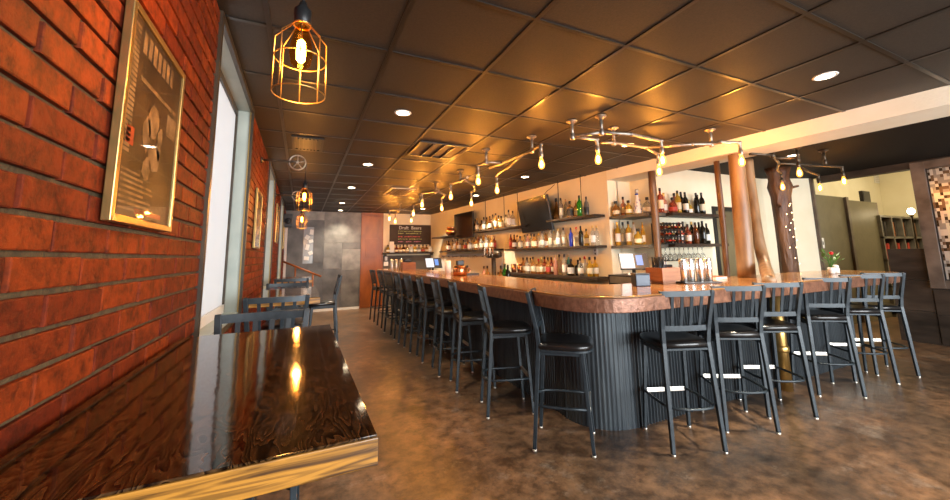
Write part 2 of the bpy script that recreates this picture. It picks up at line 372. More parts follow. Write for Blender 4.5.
# brick wall: every brick is geometry in one wall
verts, faces, tint, mi = [], [], [], []
def qbox(lo, hi):
    b = len(verts)
    for x in (lo[0], hi[0]):
        for y in (lo[1], hi[1]):
            for z in (lo[2], hi[2]): verts.append((x, y, z))
    for f in ((0, 1, 3, 2), (4, 6, 7, 5), (0, 4, 5, 1), (2, 3, 7, 6), (0, 2, 6, 4), (1, 5, 7, 3)):
        faces.append([b+k for k in f]); tint.append(0); mi.append(0)
X_W = -.4
qbox((-.515, -3, 0), (X_W-.012, FAR, Z0)); qbox((-.515, -3, Z1), (X_W-.012, FAR, CEIL))
yy = -3
for a, b in (W1, W2, W3): qbox((-.515, yy, Z0), (X_W-.012, a, Z1)); yy = b
qbox((-.515, yy, Z0), (X_W-.012, FAR, Z1))
rnd = random.Random(3)
P_, H_, G_ = .215, .065, .011
for k in range(0, 39):
    z0 = 1.41-.065*21+H_*k+G_/2; z1 = min(z0+H_-G_, CEIL)
    if z0 > CEIL-.01: break
    st = -1.5+(P_/2 if k % 2 else 0)+.075
    n = int((FAR-st)/P_)+1
    for i in range(n):
        ya = st+i*P_+G_/2; yb = min(ya+P_-G_, FAR)
        pieces = [(ya, yb)]
        if z1 > Z0 and z0 < Z1:
            for a, b in (W1, W2, W3):
                np_ = []
                for (p, q) in pieces:
                    if q <= a or p >= b: np_.append((p, q)); continue
                    if p < a-.02: np_.append((p, a))
                    if q > b+.02: np_.append((b, q))
                pieces = np_
        for p, q in pieces:
            if q-p < .02: continue
            h = .001+rnd.random()*.003; c = .0025; t = rnd.random()
            b = len(verts); x0 = X_W-.012; x1 = X_W-.001+h-.003
            jz = (rnd.random()-.5)*.003
            za, zb = z0+jz, z1+jz
            for (x, cc) in ((x0, 0), (x1-c*.6, 0), (x1, c)):
                verts.extend([(x, p+cc, za+cc), (x, q-cc, za+cc), (x, q-cc, zb-cc), (x, p+cc, zb-cc)])
            for r in (0, 4):
                for s_ in range(4):
                    faces.append([b+r+s_, b+r+(s_+1) % 4, b+r+4+(s_+1) % 4, b+r+4+s_]); tint.append(t); mi.append(1)
            faces.append([b+8, b+9, b+10, b+11]); tint.append(t); mi.append(1)
me = bpy.data.meshes.new('wall_left'); me.from_pydata(verts, [], faces); me.materials.append(M['mortar']); me.materials.append(M['brick'])
at = me.attributes.new('tint', 'FLOAT', 'FACE')
at.data.foreach_set('value', tint); me.polygons.foreach_set('material_index', mi); me.update()
wl = bpy.data.objects.new('wall_left', me); C.objects.link(wl); struct(wl)

# windows in the brick wall
XG = -.505
def window(i, y0, y1, cols=1):
    w = bpy.data.objects.new('window_%d' % i, None); C.objects.link(w); struct(w); w.location = (X_W, (y0+y1)/2, Z0)
    L = Vector((X_W, (y0+y1)/2, Z0))
    def b(mb, lo, hi): mb.box(Vector(lo)-L, Vector(hi)-L)
    f = MB(); t = .035
    b(f, (X_W-.01, y0-.02, Z0-.03), (X_W+.012, y0+t-.02, Z1+.02)); b(f, (X_W-.01, y1-t+.02, Z0-.03), (X_W+.012, y1+.02, Z1+.02))
    b(f, (X_W-.01, y0+t-.02, Z1-.02), (X_W+.012, y1-t+.02, Z1+.02)); f.build('window_frame', M['frame_dark'], w)
    e = MB(); b(e, (X_W-.012, y1-.03, Z0), (X_W-.004, y1-.018, Z1-.02)); e.build('gold_edge', M['goldedge'], w)
    j = MB()
    b(j, (XG-.02, y0, Z0), (X_W-.01, y0+.012, Z1)); b(j, (XG-.02, y1-.012, Z0), (X_W-.01, y1, Z1)); b(j, (XG-.02, y0+.012, Z1-.012), (X_W-.01, y1-.012, Z1)); b(j, (XG-.02, y0+.012, Z0), (X_W-.005, y1-.012, Z0+.02))
    j.build('jamb_lining', M['jamb'], w)
    s_ = MB(); q = .022
    b(s_, (XG-.02, y0+.012, Z0+.02), (XG+.012, y0+.012+q, Z1-.012)); b(s_, (XG-.02, y1-.012-q, Z0+.02), (XG+.012, y1-.012, Z1-.012))
    b(s_, (XG-.02, y0+.034, Z1-.06), (XG+.012, y1-.034, Z1-.012)); s_.build('sash', M['frame_dark'], w)
    s2 = MB(); b(s2, (XG-.02, y0+.034, Z0+.02), (XG+.012, y1-.034, Z0+.08)); s2.build('bottom_rail', M['white'], w)
    p = MB(); b(p, (XG-.006, y0+.034, Z0+.08), (XG-.002, y1-.034, Z1-.06)); p.build('window_pane', M['film'], w)
for i, (a, b) in enumerate((W1, W2, W3)): window(i+1, a, b)

# far wall: grey metal panels, rust door, cream bar end
wf = MB(); wf.box((-.65, FAR, 0), (8.2, FAR+.15, 3.0)); struct(wf.build('wall_far', M['cream']))
pn = MB(); xs = [(-.4, .02, 2.3, 2.53, 2), (.02, .5, 2.3, 2.53, 1), (-.4, .5, 1.2, 2.3, 2), (-.4, .5, .06, 1.2, 2), (.5, 1.42, 1.72, 2.53, 0), (.5, .95, 1.05, 1.72, 0), (.95, 1.42, 1.55, 1.72, 2), (.95, 1.42, 1.0, 1.55, 1), (.5, .95, .06, 1.05, 2), (.95, 1.42, .06, 1.0, 0)]
pn.mi = 2; pn.box((-.4, FAR-.012, .06), (1.42, FAR+.002, 2.53))
for (a, b, c, d, k) in xs:
    pn.mi = k; pn.box((a+.004, FAR-.02, c+.004), (b-.004, FAR+.001, d-.004), .003)
struct(pn.build('wall_far_cladding', [M['panel_a'], M['panel_b'], M['panel_c']]))
struct(box('baseboard_far', M['white'], (-.4, FAR-.03, 0), (1.42, FAR-.001, .055)))
dw = MB(); dw.box((2.0, FAR-.03, 0), (3.9, FAR-.001, 1.36)); struct(dw.build('wall_far_dado', M['grey_wall']))
d = bpy.data.objects.new('door_1', None); C.objects.link(d); struct(d); d.location = (1.7, FAR-.03, 0)
mb = MB(); mb.box((-.265, -.02, .01), (.265, .028, 2.45), .004); mb.build('door_leaf', M['rust_door'], d)
mb = MB(); mb.box((-.16, -.03, 1.33), (.16, -.021, 1.83), .004); mb.build('door_inset_panel', M['rust_door'], d)
mb = MB(); mb.box((-.285, -.03, 0), (-.266, .028, 2.53)); mb.box((.266, -.03, 0), (.3, .028, 2.53)); mb.box((-.265, -.03, 2.452), (.265, .028, 2.53)); mb.build('door_frame', M['rust_door'], d)
struct(box('trim_1', M['white'], (-.395, FAR-.07, .06), (-.34, FAR-.022, 2.3)))

# bar wall and beam: one continuous plane, slightly turned
def wpoly(y0, y1, th): return [(wx(y0), y0), (wx(y0)+th, y0), (wx(y1)+th, y1), (wx(y1), y1)]
mb = MB(); mb.prism(wpoly(4.13, FAR, .2), 0, CEIL); struct(mb.build('wall_bar', M['cream']))
mb = MB(); mb.prism(wpoly(-3, 4.13, .42), 2.385, CEIL); struct(mb.build('ceiling_beam', M['beam']))
# niche behind the bar and the wall with the back door
mb = MB(); mb.box((4.47, 3.65, 0), (4.6, 4.3, CEIL)); mb.box((4.2, 4.13, 0), (4.47, 4.3, CEIL)); mb.box((4.6, 3.65, 0), (7.05, 3.8, CEIL)); struct(mb.build('wall_niche', M['cream']))
mb = MB(); mb.prism([(7.05, 3.65), (7.85, 3.32), (7.9, 3.45), (7.05, 3.8)], 0, CEIL); struct(mb.build('wall_niche_return', M['cream']))
dd = bpy.data.objects.new('door_2', None); C.objects.link(dd); struct(dd); dd.location = (5.93, 3.645, 0)
mb = MB(); mb.box((-.3, -.02, 0), (-.24, .004, 2.0)); mb.box((.24, -.02, 0), (.3, .004, 2.0)); mb.box((-.24, -.02, 1.93), (.24, .004, 2.0)); mb.build('door_frame', M['black'], dd)
mb = MB(); mb.box((-.24, -.012, 0), (.24, .003, 1.93)); mb.build('door_leaf', M['olive'], dd)
mb = MB(); mb.lathe([(.02, 0), (.025, .02), (.01, .04)], (.18, -.014, .98), 10, ax=Matrix.Rotation(PI/2, 3, 'X')); mb.build('door_knob', M['brass'], dd)

# right wall: post, rusted half wall, framed opening
mb = MB(); mb.box((7.84, 3.28, 0), (7.9, 3.34, CEIL), .006); struct(mb.build('trim_2', M['steelframe']))
mb = MB(); mb.box((7.80, 1.0, CEIL-.1), (7.95, 3.2, CEIL)); struct(mb.build('trim_3', M['rust']))
mb = MB(); mb.box((7.85, -3, 0), (8.05, 2.11, .78)); mb.box((7.85, -3, .78), (8.05, .3, CEIL)); mb.box((7.86, .3, .78), (8.05, 2.11, CEIL)); struct(mb.build('wall_right', M['rust']))
hw = MB()
for (a, b, c, dd_) in ((2.115, 2.5, 0, .43), (2.115, 2.5, .435, .86), (2.115, 2.5, .865, 1.3)): hw.box((7.85, a, c), (8.0, b, dd_), .004)
struct(hw.build('partition_wall', M['rust']))
pl = MB()
for a, b in ((1.5, 2.1), (.9, 1.495), (.3, .895)): pl.box((7.83, a, .02), (7.851, b, .40), .003); pl.box((7.83, a+.2, .405), (7.851, min(b+.2, 2.1), .74), .003)
struct(pl.build('wall_right_plates', M['rust']))
fr = thing('mosaic_mirror', 'mosaic of small mirror tiles in a wide brown steel frame on the rusted wall', 'mirror', (7.82, 1.2, .76))
mb = MB(); mb.box((-.03, .77, 0), (.035, .91, 1.75)); mb.box((-.03, -.91, 0), (.035, -.77, 1.75)); mb.box((-.03, -.77, 0), (.035, .77, .11)); mb.box((-.03, -.77, 1.64), (.035, .77, 1.75)); mb.build('frame', M['steelframe'], fr, .004)
mb = MB(); mb.box((-.005, -.765, .115), (.03, .765, 1.635)); mb.build('mosaic_panel', M['mosaic'], fr)
mb = MB(); mb.box((-.012, .755, .11), (-.006, .769, 1.64)); mb.box((-.012, -.769, .11), (-.006, -.755, 1.64)); mb.box((-.012, -.755, .11), (-.006, .755, .124)); mb.build('inner_bead', M['black'], fr)

# room beyond the opening
mb = MB(); mb.box((7.9, 3.9, 0), (12.6, 4.05, 3.7)); struct(mb.build('wall_back', M['cream']))
mb = MB(); mb.box((12.41, -3, 0), (12.6, 3.9, 3.7)); struct(mb.build('wall_end', M['cream']))
mb = MB(); mb.box((7.95, -3, 3.7), (12.6, 4.05, 3.8)); mb.box((7.95, -3, CEIL), (8.05, 3.9, 3.7)); struct(mb.build('ceiling_upper', M['cream']))
mb = MB(); mb.box((7.9, 3.37, 0), (7.96, 3.9, CEIL)); struct(mb.build('wall_return', M['cream']))
# front wall behind the camera with shop windows
mb = MB()
mb.box((-.65, -3.15, 0), (12.6, -3, .6)); mb.box((-.65, -3.15, 2.45), (12.6, -3, 3.8))
for a, b in ((-.65, .6), (3.5, 3.7), (6.7, 12.6)): mb.box((a, -3.15, .6), (b, -3, 2.45))
struct(mb.build('wall_front', M['cream']))

# ------------------------------------------------------------------ bar counter
def arc(cx, cy, r, a0, a1, n=10): return [(cx+r*math.cos(math.radians(a0+(a1-a0)*i/n)), cy+r*math.sin(math.radians(a0+(a1-a0)*i/n))) for i in range(n+1)]
BX, BY, BZ = 1.63, 1.85, 1.045
outline = [(BX, 9.3)] + arc(BX+.42, BY+.42, .42, 180, 270, 12) + arc(5.98, BY+.38, .38, -90, 90, 16) + [(2.62, BY+.76)] + arc(2.62, BY+.96, .2, 270, 180, 5) + [(2.42, 9.3)]
bar = thing('bar_counter', 'long rounded bar counter with hammered copper edge, amber wood top and corrugated iron front', 'bar counter')
def inset(poly, d):
    out = []
    n = len(poly)
    for i in range(n):
        p0, p1, p2 = Vector(poly[i-1]), Vector(poly[i]), Vector(poly[(i+1) % n])
        a = (p1-p0).normalized(); b = (p2-p1).normalized()
        nn = Vector((-a.y-b.y, a.x+b.x)); nn.normalize()
        out.append(tuple(p1+nn*d))
    return out
mb = MB(); mb.prism(inset(outline, .004), BZ-.012, BZ); mb.build('counter_top', M['bartop'], bar, .004)
mb = MB(); mb.prism(outline, BZ-.108, BZ-.0125, smooth=False); mb.build('copper_edge', M['copper'], bar, .006)
# corrugated front
path = [(2.02, 9.2)] + [(2.02, 9.2-.1*i) for i in range(1, 65)] + arc(2.36, 2.64, .36, 180, 270, 14)[0:] + [(2.36+.1*i, 2.28) for i in range(1, 36)] + arc(5.9, 2.46, .18, -90, 90, 10)
def resample(p, step):
    out = [Vector(p[0])]; acc = 0
    for a, b in zip(p, p[1:]):
        a, b = Vector(a), Vector(b); L = (b-a).length
        if L < 1e-6: continue
        t = step-acc
        while t <= L: out.append(a+(b-a)*t/L); t += step
        acc = L-(t-step)
    return out
rs = resample(path, .0085); mb = MB(); prev = None
for i, p in enumerate(rs):
    d_ = (rs[min(i+1, len(rs)-1)]-rs[max(i-1, 0)]).normalized(); nn = Vector((d_.y, -d_.x))
    oncorner = p.y < 2.66 and p.x < 2.37
    amp = .0012 if oncorner else .008
    ph = (i % 4); o_ = amp*(1 if ph in (0, 1) else -1)
    q = p-nn*o_*-1
    a = mb.bm.verts.new((q.x, q.y, .0)); b = mb.bm.verts.new((q.x, q.y, BZ-.108))
    if prev: mb._f([prev[0], a, b, prev[1]])
    prev = (a, b)
mb.build('corrugated_front', M['corr'], bar)
mb = MB(); inner = [(2.05, 9.2)]+arc(2.38, 2.66, .33, 180, 270, 8)+[(5.9, 2.33)]+[(5.9, 2.42), (2.44, 2.56), (2.42, 9.2)]
mb.prism(inner, .0, BZ-.109); mb.build('carcass', M['black'], bar)
mb = MB(); mb.tube([(4.22, 2.19, 0), (4.22, 2.19, BZ-.109)], [.058, .05], 14); mb.lathe([(.06, .35), (.066, .36), (.066, .4), (.056, .41)], (4.22, 2.19, 0), 14)
sp = mb.build('support_pole', M['brass'], bar); sp['label'] = 'gold coloured pole under the counter edge'

# ------------------------------------------------------------------ stools
def make_stool(label):
    t = thing('bar_stool', label, 'bar stool', group='slat back bar stools')
    st = M['stool']
    for s in (-1, 1):
        mb = MB(); mb.tube([(s*.178, -.205, .012), (s*.166, -.17, .5), (s*.160, -.155, .70), (s*.165, -.165, .80), (s*.184, -.218, 1.045), (s*.185, -.221, 1.06)], [.0125, .0145, .015, .0145, .0135, .012], sq=True)
        lg = mb.build('rear_leg', st, t, .003)
        mb = MB(); mb.lathe([(.013, 0), (.0145, .003), (.0145, .011), (.012, .0125)], (s*.178, -.205, 0), 10); mb.build('foot_cap', M['silver'], lg)
        mb = MB(); mb.tube([(s*.172, .185, .012), (s*.152, .14, .655)], [.0115, .0135], sq=True)
        lg = mb.build('front_leg', st, t, .003)
        mb = MB(); mb.lathe([(.013, 0), (.0145, .003), (.0145, .011), (.012, .0125)], (s*.172, .185, 0), 10); mb.build('foot_cap', M['silver'], lg)
    def D(sc, yb=-.17):
        p = [(-.185*sc, yb+.03), (-.165*sc, yb), (.165*sc, yb), (.185*sc, yb+.03)]
        p += [(.2*sc*math.copysign(abs(math.cos(a))**.6, math.cos(a)), .02+.2*sc*math.sin(a)**.6) for a in [math.radians(4+172*i/20) for i in range(21)]]
        return p
    mb = MB(); mb.prism(D(.97), .648, .664); mb.build('seat_frame', st, t, .003)
    mb = MB(); rings = []
    for sc, z in ((.95, .6645), (1.0, .672), (1.0, .69), (.965, .705), (.85, .712), (.5, .708)):
        rings.append([mb.bm.verts.new((x*sc/1, y*sc+(.0 if sc > .9 else -.005), z)) for x, y in D(1.)])
    for a, b in zip(rings, rings[1:]):
        for i in range(len(a)): mb._f([a[i], a[(i+1) % len(a)], b[(i+1) % len(a)], b[i]], smooth=True)
    mb._f(list(reversed(rings[0]))); mb._f(rings[-1], smooth=True); mb.build('seat', M['vinyl'], t)
    mb = MB()
    for k in range(10):
        pass
    def bar_(z, h, x, yb, bow=.012):
        r_ = [(x*(-1+2*i/8), yb-bow*(1-((-1+2*i/8)**2))) for i in range(9)]
        for (a, b) in zip(r_, r_[1:]):
            th = .007
            v = [mb.bm.verts.new((q[0], q[1]+dy, zz)) for zz in (z-h/2, z+h/2) for dy in (-th, th) for q in (a, b)]
            for f in ((0, 1, 3, 2), (4, 6, 7, 5), (0, 4, 5, 1), (2, 3, 7, 6)): mb._f([v[i] for i in f])
    bar_(1.038, .038, .177, -.217); mb.build('top_rail', st, t)
    mb = MB(); bar_(.80, .036, .162, -.165); mb.build('lower_rail', st, t)
    for k in range(4):
        f = (-1.5+k)/2.5
        mb = MB(); 
        q = [Vector((f*.163+dx, y+dy, z)) for (y, z, f2) in ((-.176, .818, .163), (-.222, 1.02, .178)) for dx in (-.0105, .0105) for dy in (-.004, .004)]
        for v in q[4:]: v.x += f*.014
        vv = [mb.bm.verts.new(v) for v in q]
        for fc in ((0, 1, 3, 2), (4, 6, 7, 5), (0, 4, 5, 1), (2, 3, 7, 6), (0, 2, 6, 4), (1, 5, 7, 3)): mb._f([vv[i] for i in fc])
        mb.build('back_slat', st, t)
    zf = .285
    mb = MB(); mb.box((-.16, .165, zf-.016), (.16, .18, zf+.016), .003); mb.build('footrest_plate', M['silver'], t)
    mb = MB(); pts = [(-.162, .168, zf)]+[(-.17, .168-.27*i/4, zf-.004) for i in range(1, 5)]
    pts = [(-.164, .165, zf), (-.172, .05, zf), (-.172, -.08, zf), (-.16, -.155, zf), (-.12, -.2, zf), (-.06, -.215, zf), (0, -.22, zf)]
    pts += [(-x, y, z) for x, y, z in reversed(pts[:-1])]
    mb.tube(pts, .0095, 8); mb.build('footrest_ring', st, t)
    for s in (-1, 1):
        mb = MB(); mb.tube([(s*.153, .13, .635), (s*.16, -.155, .635)], .009, sq=True); mb.build('side_rail', st, t)
    return t
def R_(dx, dy): return -math.atan2(dx, dy)
st0 = make_stool('x'); ST = tree_of(st0); first = [True]
def stool(x, y, rz, label, group, sz=1.):
    if first[0]:
        first[0] = False; st0.location = (x, y, 0); st0.rotation_euler = (0, 0, rz); st0['label'] = label; st0['group'] = group; return st0
    r = clone(st0, (x, y, 0), rz, label, group, ST); r.scale = (1, 1, sz); return r
GA = 'bar stools along the long side of the bar'
LEFT = [(1.76, 2.36, 131), (1.68, 3.08, 107), (1.66, 3.78, 101), (1.65, 4.34, 96), (1.64, 4.97, 95), (1.62, 5.55, 91), (1.61, 6.18, 92), (1.6, 6.85, 84), (1.59, 7.55, 88), (1.58, 8.35, 86)]
for i, (x, y, a) in enumerate(LEFT):
    stool(x, y, -math.radians(a), ['slat back bar stool beside the rounded bar corner, first along the long side', None][0] if i == 0 else
          'slat back bar stool, %s from the rounded bar corner along the long side' % ORD[i], GA)
GB = 'bar stools along the short end of the bar'
RIGHT = [(2.49, 2.0, 22), (3.13, 2.0, 31), (3.65, 2.0, 29), (4.55, 2.02, 36), (5.28, 2.03, 37), (5.74, 2.02, 38)]
for i, (x, y, a) in enumerate(RIGHT):
    stool(x, y, -math.radians(a), 'slat back bar stool with silver footplate, %s from the rounded corner along the bar front' % ORD[i] if i else 'slat back bar stool with silver footplate facing the bar front just past its rounded corner', GB)
GC = 'bar stools at the window tables'
stool(-.15, 1.92, PI, 'dark bar stool tucked under the big glossy table by the brick wall', GC, 1.02)
stool(-.135, 3.16, 0, 'bar stool with lit slat back at the near end of the second window table', GC, 1.02)
stool(-.115, 4.26, PI, 'black bar stool at the far end of the second window table', GC, 1.02)
stool(-.1, 5.66, 0, 'black bar stool with its back towards the second window table, at the third table', GC, 1.02)
stool(.3, 5.95, PI/2, 'black bar stool seen side-on in the aisle beside the third window table', GC, 1.02)

# ------------------------------------------------------------------ high tables along the brick wall
def table(x0, x1, y0, y1, label):
    cx, cy = (x0+x1)/2, (y0+y1)/2
    t = thing('high_table', label, 'table', (cx, cy, 0), group='high tables along the brick wall')
    hx, hy = (x1-x0)/2, (y1-y0)/2; zt = 1.05
    mb = MB(); mb.box((-hx+.002, -hy+.002, zt-.004), (hx-.002, hy-.002, zt), .001); mb.build('table_top', M['tabletop'], t)
    mb = MB(); mb.box((-hx, -hy, zt-.046), (hx, hy, zt-.0042), .002); e = mb.build('table_edge', M['tableedge'], t); e['label'] = 'golden oak edge with black grain'
    mb = MB(); mb.box((-.05, -.05, .03), (.05, .05, zt-.062), .004); mb.build('pedestal', M['black'], t)
    mb = MB(); mb.box((-.19, -.3, 0), (.19, .3, .03), .006); mb.build('base_plate', M['black'], t)
    mb = MB(); mb.box((-.15, -.3, zt-.062), (.15, .3, zt-.0465)); mb.build('mounting_plate', M['black'], t)
    return t
table(-.385, .122, .655, 1.78, 'long glossy dark wood table with golden edge in front of the first window')
table(-.31, .135, 3.05, 4.2, 'glossy high table between the first and second windows, second along the brick wall')
table(-.31, .14, 5.55, 6.6, 'glossy high table at the second window, third along the brick wall')

# ------------------------------------------------------------------ posters
def poster(y, z, w, h, label, detail):
    t = thing('framed_poster', label, 'poster', (X_W+.004, y, z), group='framed posters on the brick wall')
    f = .018
    mb = MB(); mb.box((0, -w/2, -h/2), (.018, -w/2+f, h/2)); mb.box((0, w/2-f, -h/2), (.018, w/2, h/2)); mb.box((0, -w/2+f, -h/2), (.018, w/2-f, -h/2+f)); mb.box((0, -w/2+f, h/2-f), (.018, w/2-f, h/2))
    mb.build('frame', M['goldedge'], t, .002)
    mb = MB(); mb.mi = 0; mb.box((.002, -w/2+f, -h/2+f), (.012, w/2-f, h/2-f)); 
    if detail:
        rr = random.Random(5); mb.mi = 1
        a, b = -w/2+f, w/2-f
        for k in range(26):                                   # a strip of pale keys down one side
            zz = h/2-f-.03-k*.0125
            mb.box((.0121, a+.012, zz), (.0126, a+.05, zz+.0085))
        for k in range(7): mb.box((.0121, a+.07+k*.036, h/2-f-.075), (.0126, a+.07+k*.036+.024, h/2-f-.02))
        mb.box((.0121, a+.075, .1), (.0126, b-.03, .112)); mb.box((.0121, b-.1, .02), (.0126, b-.02, .085))
        mb.prism([], 0, 0) if False else None
        for (py, pz, sy, sz) in ((-.01, .02, .04, .05), (.02, -.075, .045, .035), (-.03, -.11, .03, .03), (.05, -.02, .02, .05), (-.05, -.02, .025, .045)):
            vs = [mb.bm.verts.new((.0128, py+sy*math.cos(q*2*PI/14)*(.8+.4*rr.random()), pz+sz*math.sin(q*2*PI/14)*(.8+.4*rr.random()))) for q in range(14)]; mb._f(vs)
        for k in range(8): 
            wd = .1+.13*rr.random(); zz = -.14-k*.013; mb.box((.0121, a+.02, zz), (.0126, a+.02+wd, zz+.006))
        mb.mi = 2; mb.box((.0121, a+.025, -.075), (.0126, a+.07, -.03)); mb.box((.0121, a+.12, -.235), (.0126, b-.08, -.222))
    else:
        mb.mi = 1; mb.box((.0121, -w/4, h*.2), (.0126, w/4, h*.32)); mb.box((.0121, -w/5, -h*.3), (.0126, w/4, h*.1))
    mb.build('print', [M['poster'], M['poster_light'], M['poster_red']], t)
    mb = MB(); mb.box((.0135, -w/2+f, -h/2+f), (.0155, w/2-f, h/2-f)); mb.build('glass', M['posterglass'], t)
poster(1.30, 1.685, .43, .53, 'sepia music poster in a gold frame above the big glossy table', True)
poster(4.12, 1.7, .46, .54, 'small framed poster on the brick between the first and second windows', False)
poster(7.05, 1.9, .5, .62, 'framed poster on the brick between the second and third windows', False)
poster(9.85, 1.85, .5, .6, 'framed poster on the last stretch of brick by the grey wall', False)

# ------------------------------------------------------------------ caged pendants on pulley arms
def pendant(x, y, z, label, label2):
    t = thing('cage_pendant_lamp', label, 'lamp', (x, y, z-.11), group='cage pendant lamps along the brick wall')
    cz = .11
    mb = MB(); mb.tube([(0, 0, .30), (.002, 0, 2.3-(z-.11)), (.0, 0, 2.31-(z-.11))], .0045, 6); mb.build('cord', M['black'], t)
    mb = MB(); mb.lathe([(.02, .235), (.024, .24), (.024, .285), (.014, .295), (.01, .31)], n=14); mb.build('socket', M['black'], t)
    mb = MB(); R, rw = .07, .0018
    for k in range(8):
        a = 2*PI*k/8; c, s = math.cos(a), math.sin(a)
        mb.tube([(.024*c, .024*s, .236), (R*c, R*s, .185), (R*c*1.02, R*s*1.02, .02)], rw, 6)
    mb.torus((0, 0, .018), R*1.02, rw, 24, 6); mb.torus((0, 0, .125), R*1.005, rw, 24, 6); mb.torus((0, 0, .237), .024, .003, 16, 6)
    mb.build('wire_cage', M['brass'], t)
    mb = MB(); mb.lathe([(.013, .235), (.02, .215), (.03, .17), (.032, .14), (.026, .112), (.014, .1), (.003, .096)], n=16); b = mb.build('bulb_glass', M['amberglass'], t)
    mb = MB(); mb.lathe([(.004, .19), (.011, .182), (.013, .15), (.012, .125), (.004, .115)], n=12); mb.build('filament', M['pendantbulb'], b)
    l = bpy.data.lights.new('pendant_light', 'POINT'); l.energy = 9; l.color = (1, .42, .09); l.shadow_soft_size = .03
    lo = bpy.data.objects.new('pendant_light', l); C.objects.link(lo); lo.parent = t; lo.location = (0, 0, .07)
    a = thing('pulley_bracket', label2, 'bracket', (X_W, y, 2.3), group='pulley brackets on the brick wall')
    px = x-X_W-.078
    mb = MB(); mb.tube([(.0, 0, 0), (.1, 0, .005), (px-.02, 0, .0), (px, .0, 0)], .011, 8); mb.build('arm', M['darkpipe'], a)
    mb = MB(); mb.lathe([(.035, 0), (.035, .008), (.018, .02)], (0, 0, 0), 12, ax=Matrix.Rotation(PI/2, 3, 'Y')); mb.build('wall_flange', M['darkpipe'], a)
    mb = MB(); ax = Matrix.Rotation(PI/2, 3, 'X'); mb.torus((px, 0, 0), .075, .008, 28, 8, ax)
    for k in range(5):
        q = 2*PI*k/5+.3; mb.tube([(px, 0, 0), (px+.07*math.cos(q), 0, .07*math.sin(q))], .006, 6)
    mb.lathe([(.014, -.02), (.016, 0), (.014, .02)], (px, 0, 0), 10, ax=ax); mb.build('pulley_wheel', M['galv'], a)
pendant(-.027, 1.18, 1.9, 'lit caged bulb hanging over the big glossy table', 'iron arm and pulley wheel above the big glossy table')
pendant(0, 4.2, 1.91, 'lit caged bulb hanging from the pulley wheel past the first window', 'iron arm with spoked pulley wheel past the first window')
pendant(-.02, 6.5, 1.89, 'lit caged bulb hanging beyond the first pulley wheel, over the third table', 'iron arm and pulley wheel by the third table')

# ------------------------------------------------------------------ pipe lights over the bar
PZ, BZB = 2.375, 2.19
M['bulb2'] = glowglass('glowing_dim_amber_bulb', 2.8)
def ell(pts, r=.05, n=4):
    pts = [Vector(p) for p in pts]; out = [pts[0]]
    for a, b, c in zip(pts, pts[1:], pts[2:]):
        d1 = min(r, (a-b).length*.45); d2 = min(r, (c-b).length*.45)
        p = b+(a-b).normalized()*d1; q = b+(c-b).normalized()*d2
        for i in range(n+1):
            t = i/n; out.append((1-t)**2*p+2*t*(1-t)*b+t*t*q)
    out.append(pts[-1]); return out
def pipe_light(label, flanges, runs, bulbs, dark=False):
    x0, y0 = flanges[0]
    t = thing('pipe_light', label, 'light fixture', (x0, y0, CEIL-.006), group='industrial pipe lights above the bar')
    pm = M['darkpipe'] if dark else M['galv']; L = Vector((x0, y0, CEIL-.006))
    for (x, y) in flanges:
        mb = MB(); mb.lathe([(.05, 0), (.05, -.008), (.024, -.014), (.022, -.03), (.013, -.03)], Vector((x, y, CEIL-.006))-L, 16); mb.build('ceiling_flange', pm, t)
        mb = MB(); mb.tube([Vector((x, y, CEIL-.02))-L, Vector((x, y, PZ))-L], .0145, 10); mb.lathe([(.0155, -.03), (.022, -.025), (.022, .025), (.0145, .03)], Vector((x, y, PZ))-L, 12)
        mb.build('drop_pipe', pm, t)
    for rn in runs:
        mb = MB(); pts = [Vector((*p, PZ)) if len(p) == 2 else Vector(p) for p in rn]
        mb.tube([p-L for p in ell(pts, .035)], .0155, 10)
        for p in pts[1:-1]: mb.torus(p-L+Vector((0, 0, 0)), .006, .0175, 8, 6)
        mb.build('pipe_run', pm, t)
    for (x, y) in bulbs:
        s0 = len(C.objects)
        bulb_at_local(t, x-x0, y-y0, L, dark)
    return t
def bulb_at_local(t, x, y, L, dark):
    zb = BZB-L.z
    mb = MB(); mb.lathe([(.017, .06), (.021, .065), (.021, .11), (.014, .12)], (x, y, zb), 12); mb.build('lamp_socket', M['darkpipe'] if dark else M['galv'], t)
    mb = MB(); mb.lathe([(.012, .062), (.016, .045), (.028, .008), (.031, -.012), (.026, -.036), (.012, -.05), (.002, -.053)], (x, y, zb), 14); bo = mb.build('light_bulb', M['bulb2'] if dark else M['bulb'], t)
    mb = MB(); mb.lathe([(.003, .03), (.011, .02), (.014, -.008), (.011, -.03), (.003, -.036)], (x, y, zb), 10); mb.build('filament', M['core'], bo)
    l = bpy.data.lights.new('filament_light', 'POINT'); l.energy = 16 if dark else 72; l.color = (1, .36, .04); l.shadow_soft_size = .022
    lo = bpy.data.objects.new('filament_light', l); C.objects.link(lo); lo.parent = t; lo.location = (x, y, zb-.008)
EZ = BZB+.115
def dn(x, y): return [(x, y), (x, y, EZ)]
pipe_light('steel pipe light with two bulbs over the bar corner, bulbs above the cash register', [(2.33, 2.42), (2.17, 2.62)],
           [[(2.17, 2.62)]+dn(2.44, 2.6), [(2.33, 2.42), (2.17, 2.62)], [(2.33, 2.42), (2.62, 2.36)]+dn(3.05, 2.4)], [(2.44, 2.6), (3.05, 2.4)])
pipe_light('steel pipe light with two bulbs reaching across the cream beam', [(2.67, 2.62), (3.62, 2.28)],
           [[(2.55, 2.66), (2.67, 2.62), (3.1, 2.62)]+dn(3.44, 2.76), [(3.1, 2.62), (3.45, 2.36), (3.62, 2.28), (3.64, 2.2)]+dn(3.84, 2.14)], [(3.44, 2.76), (3.84, 2.14)])
